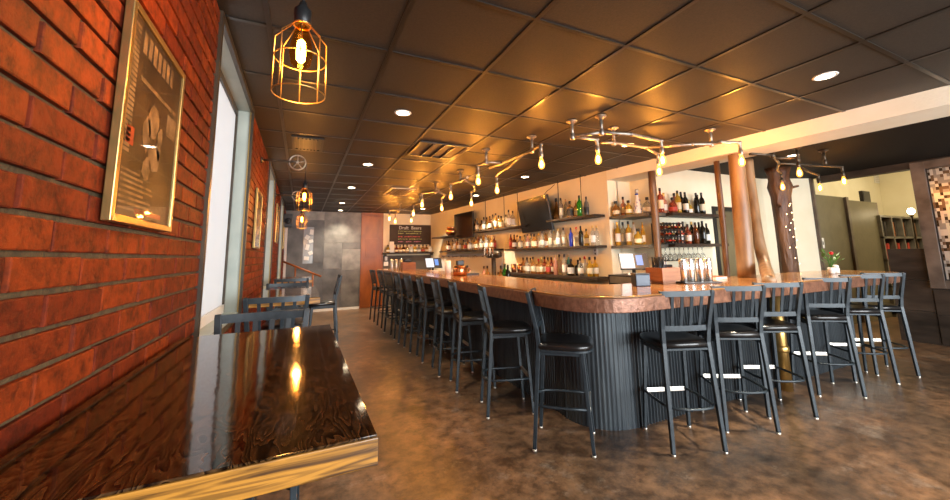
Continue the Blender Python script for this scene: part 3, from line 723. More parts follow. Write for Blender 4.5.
pipe_light('steel pipe light with three bulbs above the second and third bar stools', [(2.08, 3.15), (1.85, 3.75)],
           [[(2.02, 4.0), (2.08, 3.15)]+dn(2.05, 2.95), [(2.08, 3.35), (2.2, 3.8), (2.25, 4.2)]+dn(2.33, 4.41), [(2.1, 3.7), (1.85, 3.75)]+dn(1.83, 3.93)], [(2.05, 2.95), (1.83, 3.93), (2.33, 4.41)])
pipe_light('steel pipe light with two bulbs above the middle of the long bar', [(1.98, 4.85)], [[(1.98, 4.6), (1.98, 4.85)]+dn(1.94, 5.13), [(1.98, 4.75), (2.3, 5.1), (2.5, 5.5)]+dn(2.52, 5.7)], [(1.94, 5.13), (2.52, 5.7)])
pipe_light('steel pipe light with two bulbs in front of the tilted television', [(1.95, 5.85)], [[(1.95, 5.7), (1.9, 5.9)]+dn(1.79, 6.1), [(1.95, 5.8), (2.2, 6.1)]+dn(2.28, 6.5)], [(1.79, 6.1), (2.28, 6.5)])
pipe_light('steel pipe light with a bulb and a spare arm near the copper pot', [(2.05, 7.15)], [[(2.05, 6.9), (2.05, 7.15)]+dn(2.02, 7.5)], [(2.02, 7.5)])
pipe_light('steel pipe light with three bulbs in front of the chalkboard', [(1.95, 8.4)], [[(1.95, 8.4), (1.85, 8.5)]+dn(1.76, 8.6), [(1.95, 8.4), (2.02, 8.8)]+dn(2.05, 9.3), [(1.95, 8.4), (2.3, 8.6)]+dn(2.36, 8.95)], [(1.76, 8.6), (2.05, 9.3), (2.36, 8.95)])
pipe_light('dark pipe light with four bulbs in front of the bark-covered trunk', [(4.72, 2.3), (5.25, 2.3), (5.75, 2.25)],
           [[(4.4, 2.36), (4.72, 2.3), (5.25, 2.5), (5.6, 2.7)]+dn(6.0, 2.85), [(4.9, 2.37), (5.05, 2.3)]+dn(5.08, 2.23), [(5.25, 2.5), (5.75, 2.4)]+dn(6.3, 2.3), [(5.5, 2.45), (6.2, 2.62)]+dn(6.65, 2.7)], [(6.0, 2.85), (5.08, 2.23), (6.65, 2.7), (6.3, 2.3)], True)

# ------------------------------------------------------------------ recessed downlights and vents
DL = [(.72, 3.03, 'over the aisle beside the second window table'), (.73, 4.98, 'over the aisle, second from the big glossy table'), (.73, 6.77, 'over the aisle, third from the big glossy table'), (.76, 8.8, 'over the aisle, fourth from the big glossy table'), (.85, 10.2, 'over the aisle against the grey panelled wall'),
      (3.27, 1.21, 'beside the cream beam, alone among plain tiles'), (3.27, 3.01, 'under the steel pipe light by the cream beam'), (3.11, 4.94, 'by the bar wall above the tilted television'), (3.15, 6.88, 'by the bar wall above the flat black television'), (2.75, 9.3, 'in the corner above the copper pot'), (5.7, 2.55, 'beyond the cream beam by the trunk')]
for i, (x, y, w) in enumerate(DL):
    t = thing('recessed_downlight', 'round white recessed ceiling light '+w, 'ceiling light', (x, y, CEIL), group='recessed ceiling lights')
    mb = MB(); mb.lathe([(.052, -.001), (.06, -.004), (.068, -.004), (.072, 0)], n=24, caps=False); mb.build('trim_ring', M['white'], t)
    mb = MB(); mb.lathe([(.002, -.003), (.052, -.003)], n=24, caps=False); mb.build('lens', M['spotlight_face'], t)
    l = bpy.data.lights.new('downlight_spot', 'SPOT'); l.energy = (150 if y > 8 else 75) if x < 2 else 190; l.spot_size = 2.0; l.spot_blend = .8; l.color = (1, .88, .66); l.shadow_soft_size = .05
    lo = bpy.data.objects.new('downlight_spot', l); C.objects.link(lo); lo.parent = t; lo.location = (0, 0, -.02)
def vent(x0, x1, y0, y1, label, n, mm):
    t = thing('ceiling_vent', label, 'vent', ((x0+x1)/2, (y0+y1)/2, CEIL-.006))
    hx, hy = (x1-x0)/2, (y1-y0)/2
    mb = MB(); mb.box((-hx, -hy, -.012), (hx, -hy+.03, 0)); mb.box((-hx, hy-.03, -.012), (hx, hy, 0)); mb.box((-hx, -hy+.03, -.012), (-hx+.03, hy-.03, 0)); mb.box((hx-.03, -hy+.03, -.012), (hx, hy-.03, 0)); mb.build('frame', mm, t)
    mb = MB(); mb.box((-hx+.03, -hy+.03, -.002), (hx-.03, hy-.03, 0)); mb.build('grille_plate', M['grey_wall'] if mm == M['tee'] else M['black'], t)
    for k in range(n):
        x = -hx+.03+(2*hx-.06)*(k+1)/(n+1)
        mb = MB(); mb.box((x-.008, -hy+.03, -.02), (x+.008, hy-.03, -.0025)); mb.build('slat', mm, t)
vent(1.07, 1.63, 3.7, 4.28, 'large square ceiling vent with wide slats above the bar stools', 3, M['tee'])
vent(1.36, 1.8, 6.5, 7.3, 'slatted ceiling vent near the chalkboard end of the bar', 6, M['galv'])
vent(-.14, .16, 4.0, 4.5, 'dark slatted ceiling vent close to the brick wall', 6, M['black'])
sp = thing('wall_speaker', 'small black loudspeaker on the brick wall near the far corner', 'speaker', (X_W+.002, 9.7, 2.2))
mb = MB(); mb.box((0, -.1, -.16), (.17, .1, .14), .01); mb.build('speaker_cabinet', M['plastic'], sp)
mb = MB(); mb.lathe([(.07, 0), (.07, .006), (.02, .0)], (.085, -.1, -.02), 16, ax=Matrix.Rotation(PI/2, 3, 'X')); mb.build('speaker_cone', M['black'], sp)

# ------------------------------------------------------------------ far end things
hr = thing('handrail', 'sloping red-brown handrail on posts in front of the grey panelled wall', 'handrail', (0, 9.95, 0))
mb = MB(); mb.tube([(-.39, 0, 1.27), (.44, 0, .89)], .022, 8); mb.build('rail', M['rust_door'], hr)
for x, z in ((-.12, 1.12), (.26, .96)):
    mb = MB(); mb.tube([(x, 0, 0), (x, 0, z)], .018, 8); mb.build('post', M['rust_door'], hr)
mb = MB(); mb.box((-.35, -.015, .82), (.24, .015, .86)); mb.build('cross_bar', M['black'], hr)
w4 = bpy.data.objects.new('window_4', None); C.objects.link(w4); struct(w4); w4.location = (.14, FAR-.021, 1.66)
mb = MB(); mb.box((-.14, -.012, -.46), (-.115, 0, .46)); mb.box((.115, -.012, -.46), (.14, 0, .46)); mb.build('window_frame', M['panel_c'], w4)
mb = MB(); mb.box((-.115, -.004, -.46), (.115, 0, .46)); mb.build('window_pane', plain('daylit_pane_colour', (.3, .33, .36), .15), w4)  # daylight in the narrow pane is put into its flat blue-grey colour
for i, (x, z, a, w, h) in enumerate(((.07, .33, .15, .09, .13), (-.03, .2, .5, .1, .1), (.06, .1, -.3, .1, .08), (-.02, -.05, .2, .08, .14), (.06, -.2, -.4, .1, .09), (-.03, -.33, .1, .12, .09))):
    t = tag(MB().box((-w/2, -.003, -h/2), (w/2, 0, h/2), rot=Matrix.Rotation(a, 3, 'Y')).build('paper_notice', M['paper']), 'small white paper stuck on the narrow pane in the grey wall, %s from the top' % ORD[i], 'notice', 'papers on the narrow pane')
    t.location = (.14+x, FAR-.026, 1.66+z)
cb = thing('chalkboard', 'chalkboard beer list in coloured chalk on the cream end wall', 'chalkboard', (2.78, FAR-.002, 1.94))
mb = MB(); mb.box((-.6, -.02, -.28), (.6, 0, .28)); mb.build('slate', M['chalk'], cb)
def text(body, size, loc, rot, m_, parent, name='lettering', align='CENTER', ext=.001):
    cu = bpy.data.curves.new(name, 'FONT'); cu.body = body; cu.size = size; cu.align_x = align; cu.align_y = 'CENTER'; cu.extrude = ext
    o = bpy.data.objects.new(name, cu); C.objects.link(o); o.location = loc; o.rotation_euler = rot; cu.materials.append(m_)
    bpy.context.view_layer.update()
    me = bpy.data.meshes.new_from_object(o.evaluated_get(bpy.context.evaluated_depsgraph_get())); bpy.data.objects.remove(o)
    o = bpy.data.objects.new(name, me); C.objects.link(o); o.location = loc; o.rotation_euler = rot
    o.parent = parent; return o
text('Draft  Beers', .13, (-.02, -.022, .19), (PI/2, 0, 0), M['chalk_white'], cb)
rr = random.Random(2)
for k, (mm, z) in enumerate((('chalk_green', .09), ('chalk_green', .03), ('chalk_red', -.06), ('chalk_green', -.13), ('chalk_pink', -.2))):
    mb = MB(); x = -.36
    while x < .3:
        w = .02+.03*rr.random(); h = .02+.02*rr.random()
        if rr.random() < .8:
            mb.box((x, -.0215, z-h/2), (x+.007, -.0201, z+h/2)); mb.box((x+.007, -.0215, z+h/2-.008-.02*rr.random()), (x+w, -.0201, z+h/2))
        x += w+.014
    mb.build('chalk_line', M[mm], cb)
for z in (1.34, 1.2):
    t = thing('switch_plate', 'small cream switch plate on the dark wall beside the orange door, %s of the pair' % ('upper' if z > 1.25 else 'lower'), 'switch', (2.09, FAR-.031, z-.06))
    mb = MB(); mb.box((-.035 if z > 1.25 else -.06, -.006, -.055), (.035 if z > 1.25 else .06, 0, .055), .003); mb.build('plate', M['ceramic'], t)
    mb = MB(); mb.box((-.008, -.012, -.015), (.008, -.0065, .015), .002); mb.build('rocker', M['white'], t)

# ------------------------------------------------------------------ shelves on the bar wall
def wloc(y, off, z): return Vector((wx(y, off), y, z))
def wall_shelf(name, label, y0, y1, z, depth=.23, th=.035, rods=(), m_='shelf', group='dark shelves on the bar wall', rod_h=None):
    yc = (y0+y1)/2; L = math.hypot(y1-y0, .1*(y1-y0))
    t = thing(name, label, 'shelf', (wx(yc, 0), yc, z-th), WROT, group)
    mb = MB(); mb.box((-depth, -L/2, 0), (-.002, L/2, th), .004); mb.build('shelf_board', M[m_], t)
    for ry in rods:
        mb = MB(); mb.tube([(-depth+.02, ry-yc, -.02), (-depth+.02, ry-yc, (rod_h or CEIL-.01)-(z-th))], .006, 8); mb.build('hanging_rod', M['black'], t)
    return t
SH = dict(lo=.985, mid=1.435, topR=1.885, topL=1.855, midL=1.45, pot=1.815)
wall_shelf('wall_shelf', 'lowest dark shelf on the bar wall above the back counter', 4.2, 6.75, SH['lo'], .24, .045)
wall_shelf('wall_shelf', 'dark shelf in the middle of the bar wall under the tilted television', 4.2, 6.5, SH['mid'], .23, .035)
wall_shelf('wall_shelf', 'top shelf beside the tilted television, hung on thin rods', 4.2, 5.25, SH['topR'], .23, .035, (4.45, 4.95))
wall_shelf('wall_shelf', 'top shelf between the two televisions, hung on thin rods', 5.95, 7.75, SH['topL'], .23, .035, (6.05, 6.5, 7.2))
wall_shelf('wall_shelf', 'middle dark shelf below the flat black television', 6.85, 9.5, SH['midL'], .23, .035)
wall_shelf('wall_shelf', 'short shelf in the corner that holds the copper pot', 8.55, 9.75, SH['pot'], .34, .03)
fs = thing('wall_shelf', 'dark shelf below the chalkboard on the end wall', 'shelf', (2.74, FAR-.03, 1.4), group='dark shelves on the bar wall')
mb = MB(); mb.box((-.76, -.2, 0), (.68, 0, .04), .004); mb.build('shelf_board', M['shelf'], fs)
mb = MB(); mb.box((-.7, -.18, -.04), (-.67, -.005, -.001)); mb.box((.6, -.18, -.04), (.63, -.005, -.001)); mb.build('bracket', M['black'], fs)
# back counter along the wall
bc = thing('back_counter', 'dark back counter along the bar wall under the lowest shelf', 'counter', (wx(6.3), 6.3, 0), WROT)
mb = MB(); mb.box((-.5, -2.05, 0), (-.01, 3.1, .70)); mb.build('cabinet_body', M['black'], bc)
mb = MB(); mb.box((-.54, -2.08, .701), (-.01, 3.12, .74), .004); mb.build('worktop', M['galv'], bc)
for k in range(6):
    mb = MB(); mb.box((-.512, -2.0+.85*k, .08), (-.5005, -2.0+.85*k+.8, .66), .003); dr = mb.build('cabinet_door', M['plastic'], bc)
    mb = MB(); mb.tube([(-.53, -2.0+.85*k+.7, .5), (-.53, -2.0+.85*k+.7, .62)], .006, 6); mb.build('handle', M['chrome'], dr)

# niche shelves, L shaped
def niche_shelf(z, label, th=.04):
    t = thing('niche_shelf', label, 'shelf', (0, 0, z-th), group='L-shaped shelves in the niche')
    mb = MB(); mb.prism([(wx(4.12)-.01, 4.12), (wx(3.5), 3.5), (4.42, 3.5), (4.465, 3.645), (4.465, 4.12)], 0, th); mb.build('return_board', M['greywood'], t)
    mb = MB(); mb.box((4.425, 3.40, 0), (5.56, 3.645, th)); mb.build('shelf_board', M['shelf'], t)
    return t
NS1, NS2 = 1.845, 1.425
niche_shelf(NS1, 'upper L-shaped shelf in the niche behind the log posts')
niche_shelf(NS2, 'lower L-shaped shelf in the niche, wine glasses hanging beneath')
# cabinet under the niche
cb2 = thing('back_cabinet', 'dark cabinet with weathered wood drawer front under the cash register', 'cabinet', (3.78, 3.36, 0))
mb = MB(); mb.box((-.28, -.3, 0), (.27, .3, .93)); mb.build('cabinet_body', M['woodbox'], cb2)
mb = MB(); mb.box((-.29, -.31, .931), (.28, .31, 1.055), .003); mb.build('drawer_box', M['plastic'], cb2)
mb = MB(); mb.box((-.298, -.28, .955), (-.2905, .28, 1.035), .002); mb.build('drawer_front', M['greywood'], cb2)

# ------------------------------------------------------------------ logs, pole, trunk
def logpost(name, label, pts, rs, mm='log'):
    p0 = Vector(pts[0]); t = MB(); t.tube([Vector(p)-p0 for p in pts], rs, 16)
    rr = random.Random(len(pts)*7)
    for v in t.bm.verts:
        v.co.x += .003*math.sin(v.co.z*5+v.co.y*20); v.co.y += .002*math.sin(v.co.z*6+1)
    o = t.build(name, M[mm]); o.location = p0; tag(o, label, 'post', 'peeled log posts at the bar'); return o
def path3(a, b, n): return [Vector(a)+(Vector(b)-Vector(a))*i/n for i in range(n+1)]
logpost('log_post', 'slender log post with a collar in front of the niche shelves', path3((4.13, 3.44, .0), (4.14, 3.44, 2.384), 12), [.042]*8+[.046]*5, 'darklog')
o = bpy.data.objects['log_post']
logpost('log_post', 'thick straight peeled log post on the counter, tallest of the logs', path3((4.235, 2.44, BZ), (4.32, 2.46, 2.384), 12), [.085-.0006*i for i in range(13)])
b0 = atz(770, 281, BZ)
pts = [b0+Vector((0, 0, .001)), b0+Vector((-.004, .003, .014)), aty(764, 262, 2.36), aty(757.5, 235, 2.46), aty(753, 205, 2.52), aty(750, 182, 2.55), aty(748.5, 166, 2.57)]
pts[-1].z = 2.384
def smooth(p, n=4):
    out = []
    for i in range(len(p)-1):
        p0, p1, p2, p3 = p[max(i-1, 0)], p[i], p[i+1], p[min(i+2, len(p)-1)]
        for k in range(n):
            t = k/n; out.append(.5*((2*p1)+(p2-p0)*t+(2*p0-5*p1+4*p2-p3)*t*t+(3*p1-p0-3*p2+p3)*t**3))
    out.append(p[-1]); return out
sm = smooth(pts)
logpost('log_post', 'bent peeled log post that kicks outward onto the counter', sm, [.056]*len(sm))
logpost('log_post', 'thin straight wooden pole behind the thick log', path3((4.39, 2.75, 0), (4.43, 2.75, 2.384), 10), [.032]*11, 'darklog')
tk = thing('tree_trunk', 'dark bark-covered tree trunk column wound with fairy lights', 'tree trunk', (6.38, 3.08, 0))
mb = MB(); n = 20; rr = random.Random(9); ph = [rr.random()*6 for _ in range(4)]
ringz = [0, .4, .9, 1.4, 1.8, 2.1, 2.25, 2.35, 2.44, 2.528]; ringr = [.13, .115, .11, .11, .112, .12, .15, .125, .135, .16]
rings = [[mb.bm.verts.new(((r*(1+.07*math.sin(3*a+ph[0]+z)+.05*math.sin(7*a+ph[1]-z*2)))*math.cos(a), (r*(1+.07*math.sin(3*a+ph[0]+z)+.05*math.sin(7*a+ph[1]-z*2)))*math.sin(a), z)) for a in [2*PI*j/n for j in range(n)]] for z, r in zip(ringz, ringr)]
for a, b in zip(rings, rings[1:]):
    for j in range(n): mb._f([a[j], a[(j+1) % n], b[(j+1) % n], b[j]], smooth=True)
mb._f(list(reversed(rings[0]))); mb._f(rings[-1]); mb.build('bark', M['trunk'], tk)
for a, z, l in ((-2.6, 2.2, .1), (-.5, 2.22, .1), (-2.9, 1.95, .08)):
    mb = MB(); mb.tube([(.1*math.cos(a), .1*math.sin(a), z), ((.12+l)*math.cos(a), (.24+l)*math.sin(a), z+.03)], [.025, .014], 8); mb.build('branch_stub', M['trunk'], tk)
fl = thing('fairy_lights', 'string of tiny white fairy lights on the bark-covered trunk', 'string lights', (6.38, 3.08, 0))
spots = [(-1.9, 1.95), (-1.7, 1.85), (-2.3, 1.83), (-1.6, 1.75), (-2.0, 1.7), (-1.5, 1.62), (-2.2, 1.6), (-1.9, 1.5), (-1.4, 1.45), (-2.4, 1.35), (-1.7, 1.35), (-2.0, 1.2), (-1.5, 1.12), (-2.5, 1.65), (-1.75, 1.98)]
mb = MB(); mb.tube([(.128*math.cos(a), .128*math.sin(a), z) for a, z in sorted(spots, key=lambda q: -q[1])], .003, 5); mb.build('wire', M['black'], fl)
for a, z in spots:
    mb = MB(); mb.lathe([(.002, -.007), (.005, -.003), (.005, .003), (.002, .007)], (.131*math.cos(a), .131*math.sin(a), z), 8); mb.build('fairy_bulb', M['fairy'], fl)

# ------------------------------------------------------------------ televisions
tv = thing('television', 'large flat black television tilted out from the wall above the bottles', 'television', wloc(5.6, .16, 2.02), WROT-.12)
R1 = Matrix.Rotation(-.17, 3, 'Y')
mb = MB(); mb.box((-.035, -.5, -.3), (0, .5, .3), .006, rot=R1); mb.build('housing', M['plastic'], tv)
mb = MB(); mb.box((-.037, -.485, -.285), (-.0352, .485, .285), rot=R1); mb.build('screen', M['screen_off'], tv)
mb = MB(); mb.tube([(0, 0, 0), (.15, 0, .02)], .03, 8); mb.build('wall_mount', M['black'], tv)
mb = MB(); mb.tube([(-.01, -.3, .3), (.0, -.4, .36), (.03, -.48, .4), (.08, -.52, .46)], .005, 6); mb.build('cable', M['black'], tv)
tv2 = thing('television', 'flat black television at the far end of the bar wall beside the copper pot', 'television', wloc(8.22, .16, 2.03), WROT)
mb = MB(); mb.box((-.04, -.46, -.3), (0, .46, .3), .006); mb.build('housing', M['plastic'], tv2)
mb = MB(); mb.box((-.042, -.445, -.285), (-.0402, .445, .285)); mb.build('screen', M['screen_off'], tv2)
mb = MB(); mb.tube([(0, 0, 0), (.155, 0, 0)], .03, 8); mb.build('wall_mount', M['black'], tv2)

# ------------------------------------------------------------------ bottles
PROF = {
 'whiskey': dict(body=[(.036, 0), (.04, .006), (.04, .15), (.036, .168), (.016, .19), (.0135, .2), (.0135, .245)], lab=(.0405, .04, .12), cap=(.0155, .245, .275)),
 'wine': dict(body=[(.035, 0), (.0375, .006), (.0375, .18), (.03, .215), (.0145, .24), (.0135, .3)], lab=(.038, .05, .14), cap=(.0145, .275, .305)),
 'tall': dict(body=[(.034, 0), (.036, .006), (.036, .205), (.03, .225), (.0135, .24), (.0125, .29)], lab=(.0365, .05, .16), cap=(.015, .29, .318)),
 'squat': dict(body=[(.046, 0), (.052, .01), (.054, .09), (.045, .125), (.018, .145), (.015, .155), (.015, .18)], lab=(.0545, .025, .075), cap=(.021, .18, .205)),
 'square': dict(body=[(.045, 0), (.05, .006), (.05, .14), (.044, .155), (.018, .17), (.0145, .178), (.0145, .215)], lab=(.0505, .03, .12), cap=(.017, .215, .245), n=8),
 'slim': dict(body=[(.026, 0), (.028, .006), (.029, .16), (.024, .19), (.012, .215), (.011, .29)], lab=(.0295, .04, .13), cap=(.0125, .29, .31)),
 'cone': dict(body=[(.05, 0), (.054, .008), (.05, .06), (.03, .2), (.018, .27), (.016, .3)], lab=(.0, 0, 0), cap=(.022, .3, .345)),
}
proto = {}
def bottle(kind, glass, lab, cap, loc, label, group, rz=0., sc=1.):
    if kind not in proto:
        P = PROF[kind]; n = P.get('n', 14)
        a = MB(); a.lathe(P['body'], n=n, smooth=n > 8); b1 = a.build('bottle_glass', M['g_clear'])
        a = MB(); r, z0, z1 = P['lab']
        b2 = None
        if r: a.lathe([(r, z0), (r+.0006, z0+.002), (r+.0006, z1-.002), (r, z1)], n=n, caps=False, smooth=n > 8); b2 = a.build('paper_label', M['lab_cream'])
        r, z0, z1 = P['cap']; a = MB(); a.lathe([(r*.9, z0-.012), (r, z0-.01), (r, z1-.004), (r*.85, z1)], n=12); b3 = a.build('stopper', M['cap_black'])
        proto[kind] = (b1, b2, b3)
        for q in proto[kind]:
            if q: C.objects.unlink(q)
    t = bpy.data.objects.new('bottle', None); C.objects.link(t); t.location = loc; t.rotation_euler = (0, 0, rz); t.scale = (sc, sc, sc); t.empty_display_size = .03
    tag(t, label, 'bottle', group)
    for q, mm in zip(proto[kind], (M['g_'+glass], M['lab_'+lab] if lab else None, M['cap_'+cap])):
        if q is None or mm is None: continue
        c = q.copy(); C.objects.link(c); c.parent = t; c.material_slots[0].link = 'OBJECT'; c.material_slots[0].material = mm
    return t
WORD = {'amber': 'amber', 'red': 'red', 'clear': 'clear glass', 'white': 'white', 'gold': 'golden', 'dark': 'dark', 'green': 'bright green', 'blue': 'cobalt blue', 'grey': 'smoky grey', 'teal': 'teal', 'pink': 'pinkish', 'brown': 'brown'}
KW = {'whiskey': 'spirit bottle', 'wine': 'wine bottle', 'tall': 'tall bottle', 'squat': 'squat bottle', 'square': 'square bottle', 'slim': 'slim bottle', 'cone': 'tapered bottle'}
def shelf_row(items, place, z, where, frm, group, scale=1.):
    """items run from the end named in frm; place(px) gives x, y"""
    pos = [Vector(place(it[0], i)) for i, it in enumerate(items)]
    rad = [max(r for r, z in PROF[it[1]]['body'])*1.09*scale+.001 for it in items]
    tg = (Vector(place(items[-1][0], -1))-Vector(place(items[0][0], -1))).normalized()
    for _ in range(60):
        for i in range(len(pos)):
            for j in range(i+1, min(i+4, len(pos))):
                d = (pos[j]-pos[i]).length; o = rad[i]+rad[j]-d
                if o > 0: pos[i] -= tg*o*.5; pos[j] += tg*o*.5
    for i, (px, kind, glass, lab, cap) in enumerate(items):
        x, y = pos[i]
        bottle(kind, glass, lab, cap, (x, y, z+.0005), '%s %s, %s from %s on %s' % (WORD[glass], KW[kind], ORD[i], frm, where), group, random.uniform(0, 6), scale*random.uniform(.98, 1.08))
def onw(off, zz):
    off0 = off
    def f(px, i=-1):
        off = off0+(0 if i < 0 else (.048 if i % 2 else -.044))
        lo_, hi_ = 100., 400.
        for _ in range(50):
            mid = (lo_+hi_)/2
            if atw(px, mid, off).z > zz: lo_ = mid
            else: hi_ = mid
        p = atw(px, (lo_+hi_)/2, off); return p.x, p.y
    return f
def ony(Y, zz):
    Y0 = Y
    def f(px, i=-1):
        Y = Y0+(0 if i < 0 else (.045 if i % 2 else -.045))
        lo_, hi_ = 100., 400.
        for _ in range(50):
            mid = (lo_+hi_)/2
            if aty(px, mid, Y).z > zz: lo_ = mid
            else: hi_ = mid
        return aty(px, (lo_+hi_)/2, Y).x, Y
    return f
cr, wh, rd, bk = 'cream', 'white', 'red', 'black'; B, G, RD, CK = 'black', 'gold', 'red', 'cork'
shelf_row([(597.5, 'tall', 'clear', None, G), (593.5, 'tall', 'clear', wh, G), (587, 'whiskey', 'gold', cr, B), (581.5, 'tall', 'dark', None, B), (577, 'tall', 'clear', wh, RD), (571.5, 'tall', 'blue', None, B), (564, 'tall', 'clear', wh, B), (558.5, 'tall', 'clear', wh, G), (554.5, 'whiskey', 'clear', cr, G), (550.5, 'tall', 'clear', cr, CK), (546.5, 'whiskey', 'amber', wh, B), (542.5, 'wine', 'clear', wh, B), (538.5, 'whiskey', 'clear', wh, G), (535, 'square', 'amber', cr, B), (531.5, 'whiskey', 'clear', wh, B), (528, 'whiskey', 'pink', wh, B), (524.5, 'whiskey', 'clear', wh, B), (521, 'square', 'clear', cr, B), (517.5, 'whiskey', 'clear', wh, B), (514.5, 'whiskey', 'brown', wh, B), (511, 'wine', 'red', rd, B)],
          onw(.12, SH['mid']), SH['mid'], 'the shelf under the tilted television', 'the pier', 'bottles on the middle bar shelf', .93)
shelf_row([(596, 'whiskey', 'gold', wh, B), (590.5, 'whiskey', 'gold', cr, B), (585.5, 'whiskey', 'white', wh, RD), (581, 'whiskey', 'clear', wh, B), (577, 'square', 'dark', bk, B), (573, 'square', 'dark', wh, B), (569, 'tall', 'teal', wh, CK), (565, 'tall', 'clear', wh, B), (560, 'tall', 'clear', None, B), (556, 'tall', 'pink', None, CK), (552, 'whiskey', 'red', cr, B), (548.5, 'whiskey', 'amber', rd, B), (545, 'whiskey', 'red', cr, B), (541.5, 'whiskey', 'amber', cr, G), (538, 'square', 'amber', cr, RD), (534.5, 'whiskey', 'amber', cr, B), (531, 'whiskey', 'clear', wh, B), (527.5, 'whiskey', 'clear', wh, B), (523.5, 'whiskey', 'amber', cr, B)],
          onw(.12, SH['lo']), SH['lo'], 'the lowest bar shelf', 'the pier', 'bottles on the lowest bar shelf')
shelf_row([(587, 'wine', 'grey', bk, B), (580, 'wine', 'green', None, B), (576, 'whiskey', 'amber', cr, CK), (571, 'square', 'amber', bk, B), (566.5, 'tall', 'clear', None, CK), (561.5, 'tall', 'clear', cr, B), (557, 'cone', 'amber', None, B)],
          onw(.12, SH['topR']), SH['topR'], 'the top shelf beside the tilted television', 'the pier', 'bottles on the top shelf by the tilted television')
shelf_row([(513, 'tall', 'clear', wh, B), (509, 'tall', 'clear', wh, B), (505.5, 'whiskey', 'clear', cr, B), (502, 'square', 'gold', cr, B), (499, 'whiskey', 'amber', cr, B), (496, 'tall', 'amber', wh, B), (493, 'tall', 'clear', cr, B), (490, 'whiskey', 'brown', cr, B), (487, 'whiskey', 'gold', cr, B), (484, 'whiskey', 'clear', wh, B), (481, 'square', 'amber', cr, B), (478, 'whiskey', 'clear', cr, G), (475.5, 'whiskey', 'amber', wh, B)],
          onw(.12, SH['topL']), SH['topL'], 'the top shelf between the televisions', 'the pier side', 'bottles on the top shelf between the televisions')
cols = ['red', 'amber', 'clear', 'clear', 'gold', 'clear', 'pink', 'amber', 'clear', 'clear', 'amber', 'clear', 'grey', 'clear', 'amber', 'clear', 'clear', 'brown', 'clear']
shelf_row([(494.5-2.65*i, random.choice(['whiskey', 'tall', 'square', 'whiskey']), c, random.choice([cr, wh, wh, rd]), random.choice([B, B, G, CK])) for i, c in enumerate(cols)],
          onw(.12, SH['midL']), SH['midL'], 'the shelf below the flat television', 'the tap tower', 'bottles on the shelf below the flat television')
# niche shelves
shelf_row([(611, 'wine', 'brown', None, B), (616.5, 'squat', 'amber', cr, B), (624, 'whiskey', 'pink', wh, B), (629, 'squat', 'gold', cr, B), (648, 'squat', 'clear', wh, B)],
          onw(-.1, NS1), NS1, 'the upper niche shelf', 'the pier', 'bottles on the upper niche shelf')
t = thing('ceramic_bottle', 'tall white ceramic bottle painted with blue flourishes on the upper niche shelf', 'bottle', (*onw(-.08, NS1)(638), NS1))
mb = MB(); mb.lathe([(.05, 0), (.055, .01), (.05, .06), (.032, .2), (.02, .25), (.017, .29)], n=18); mb.build('bottle_body', M['ceramic'], t)
mb = MB(); mb.lathe([(.0175, .262), (.0225, .266), (.0225, .28), (.0178, .284)], n=14, caps=False); mb.build('neck_band', M['cobalt'], t)
mb = MB(); mb.lathe([(.012, .288), (.026, .3), (.03, .322), (.022, .342), (.006, .35)], n=14); mb.build('stopper', M['silver'], t)
mb = MB(); rr = random.Random(4)
for k in range(26):
    a = rr.random()*6.28; z = .02+.2*rr.random(); r = .0555-.12*max(0, z-.05) + .0005
    mb.torus((r*math.cos(a), r*math.sin(a), z), .008, .0018, 8, 4, ax=Matrix.Rotation(a, 3, 'Z')@Matrix.Rotation(PI/2, 3, 'Y'))
mb.build('painted_flourish', M['cobalt'], t)
shelf_row([(661.5, 'tall', 'red', cr, B), (667, 'whiskey', 'pink', wh, G), (671.5, 'squat', 'red', rd, B), (675.5, 'whiskey', 'red', cr, B), (679, 'wine', 'gold', cr, B), (682.5, 'wine', 'dark', None, B), (686.5, 'wine', 'dark', wh, B), (691.5, 'squat', 'gold', wh, G), (695.5, 'wine', 'dark', None, B), (699, 'wine', 'dark', cr, B), (703, 'wine', 'dark', cr, B)],
          ony(3.52, NS1), NS1, 'the upper niche shelf', 'the slender log', 'bottles on the upper niche shelf past the log')
shelf_row([(614, 'whiskey', 'pink', cr, B), (618.5, 'tall', 'gold', wh, G), (624, 'tall', 'clear', wh, B), (629.5, 'tall', 'gold', wh, B), (635, 'tall', 'white', wh, CK), (639.5, 'squat', 'gold', cr, B), (643, 'slim', 'gold', wh, G)],
          onw(-.1, NS2), NS2, 'the lower niche shelf', 'the pier', 'bottles on the lower niche shelf')
shelf_row([(680.5, 'whiskey', 'pink', wh, RD), (684.5, 'wine', 'dark', wh, B), (689, 'whiskey', 'red', wh, B), (693, 'wine', 'dark', cr, G), (697, 'wine', 'brown', None, B), (700.5, 'wine', 'dark', wh, B), (704, 'wine', 'dark', None, B), (708, 'wine', 'dark', wh, B)],
          ony(3.52, NS2), NS2, 'the lower niche shelf', 'the wine rack', 'bottles on the lower niche shelf past the rack')
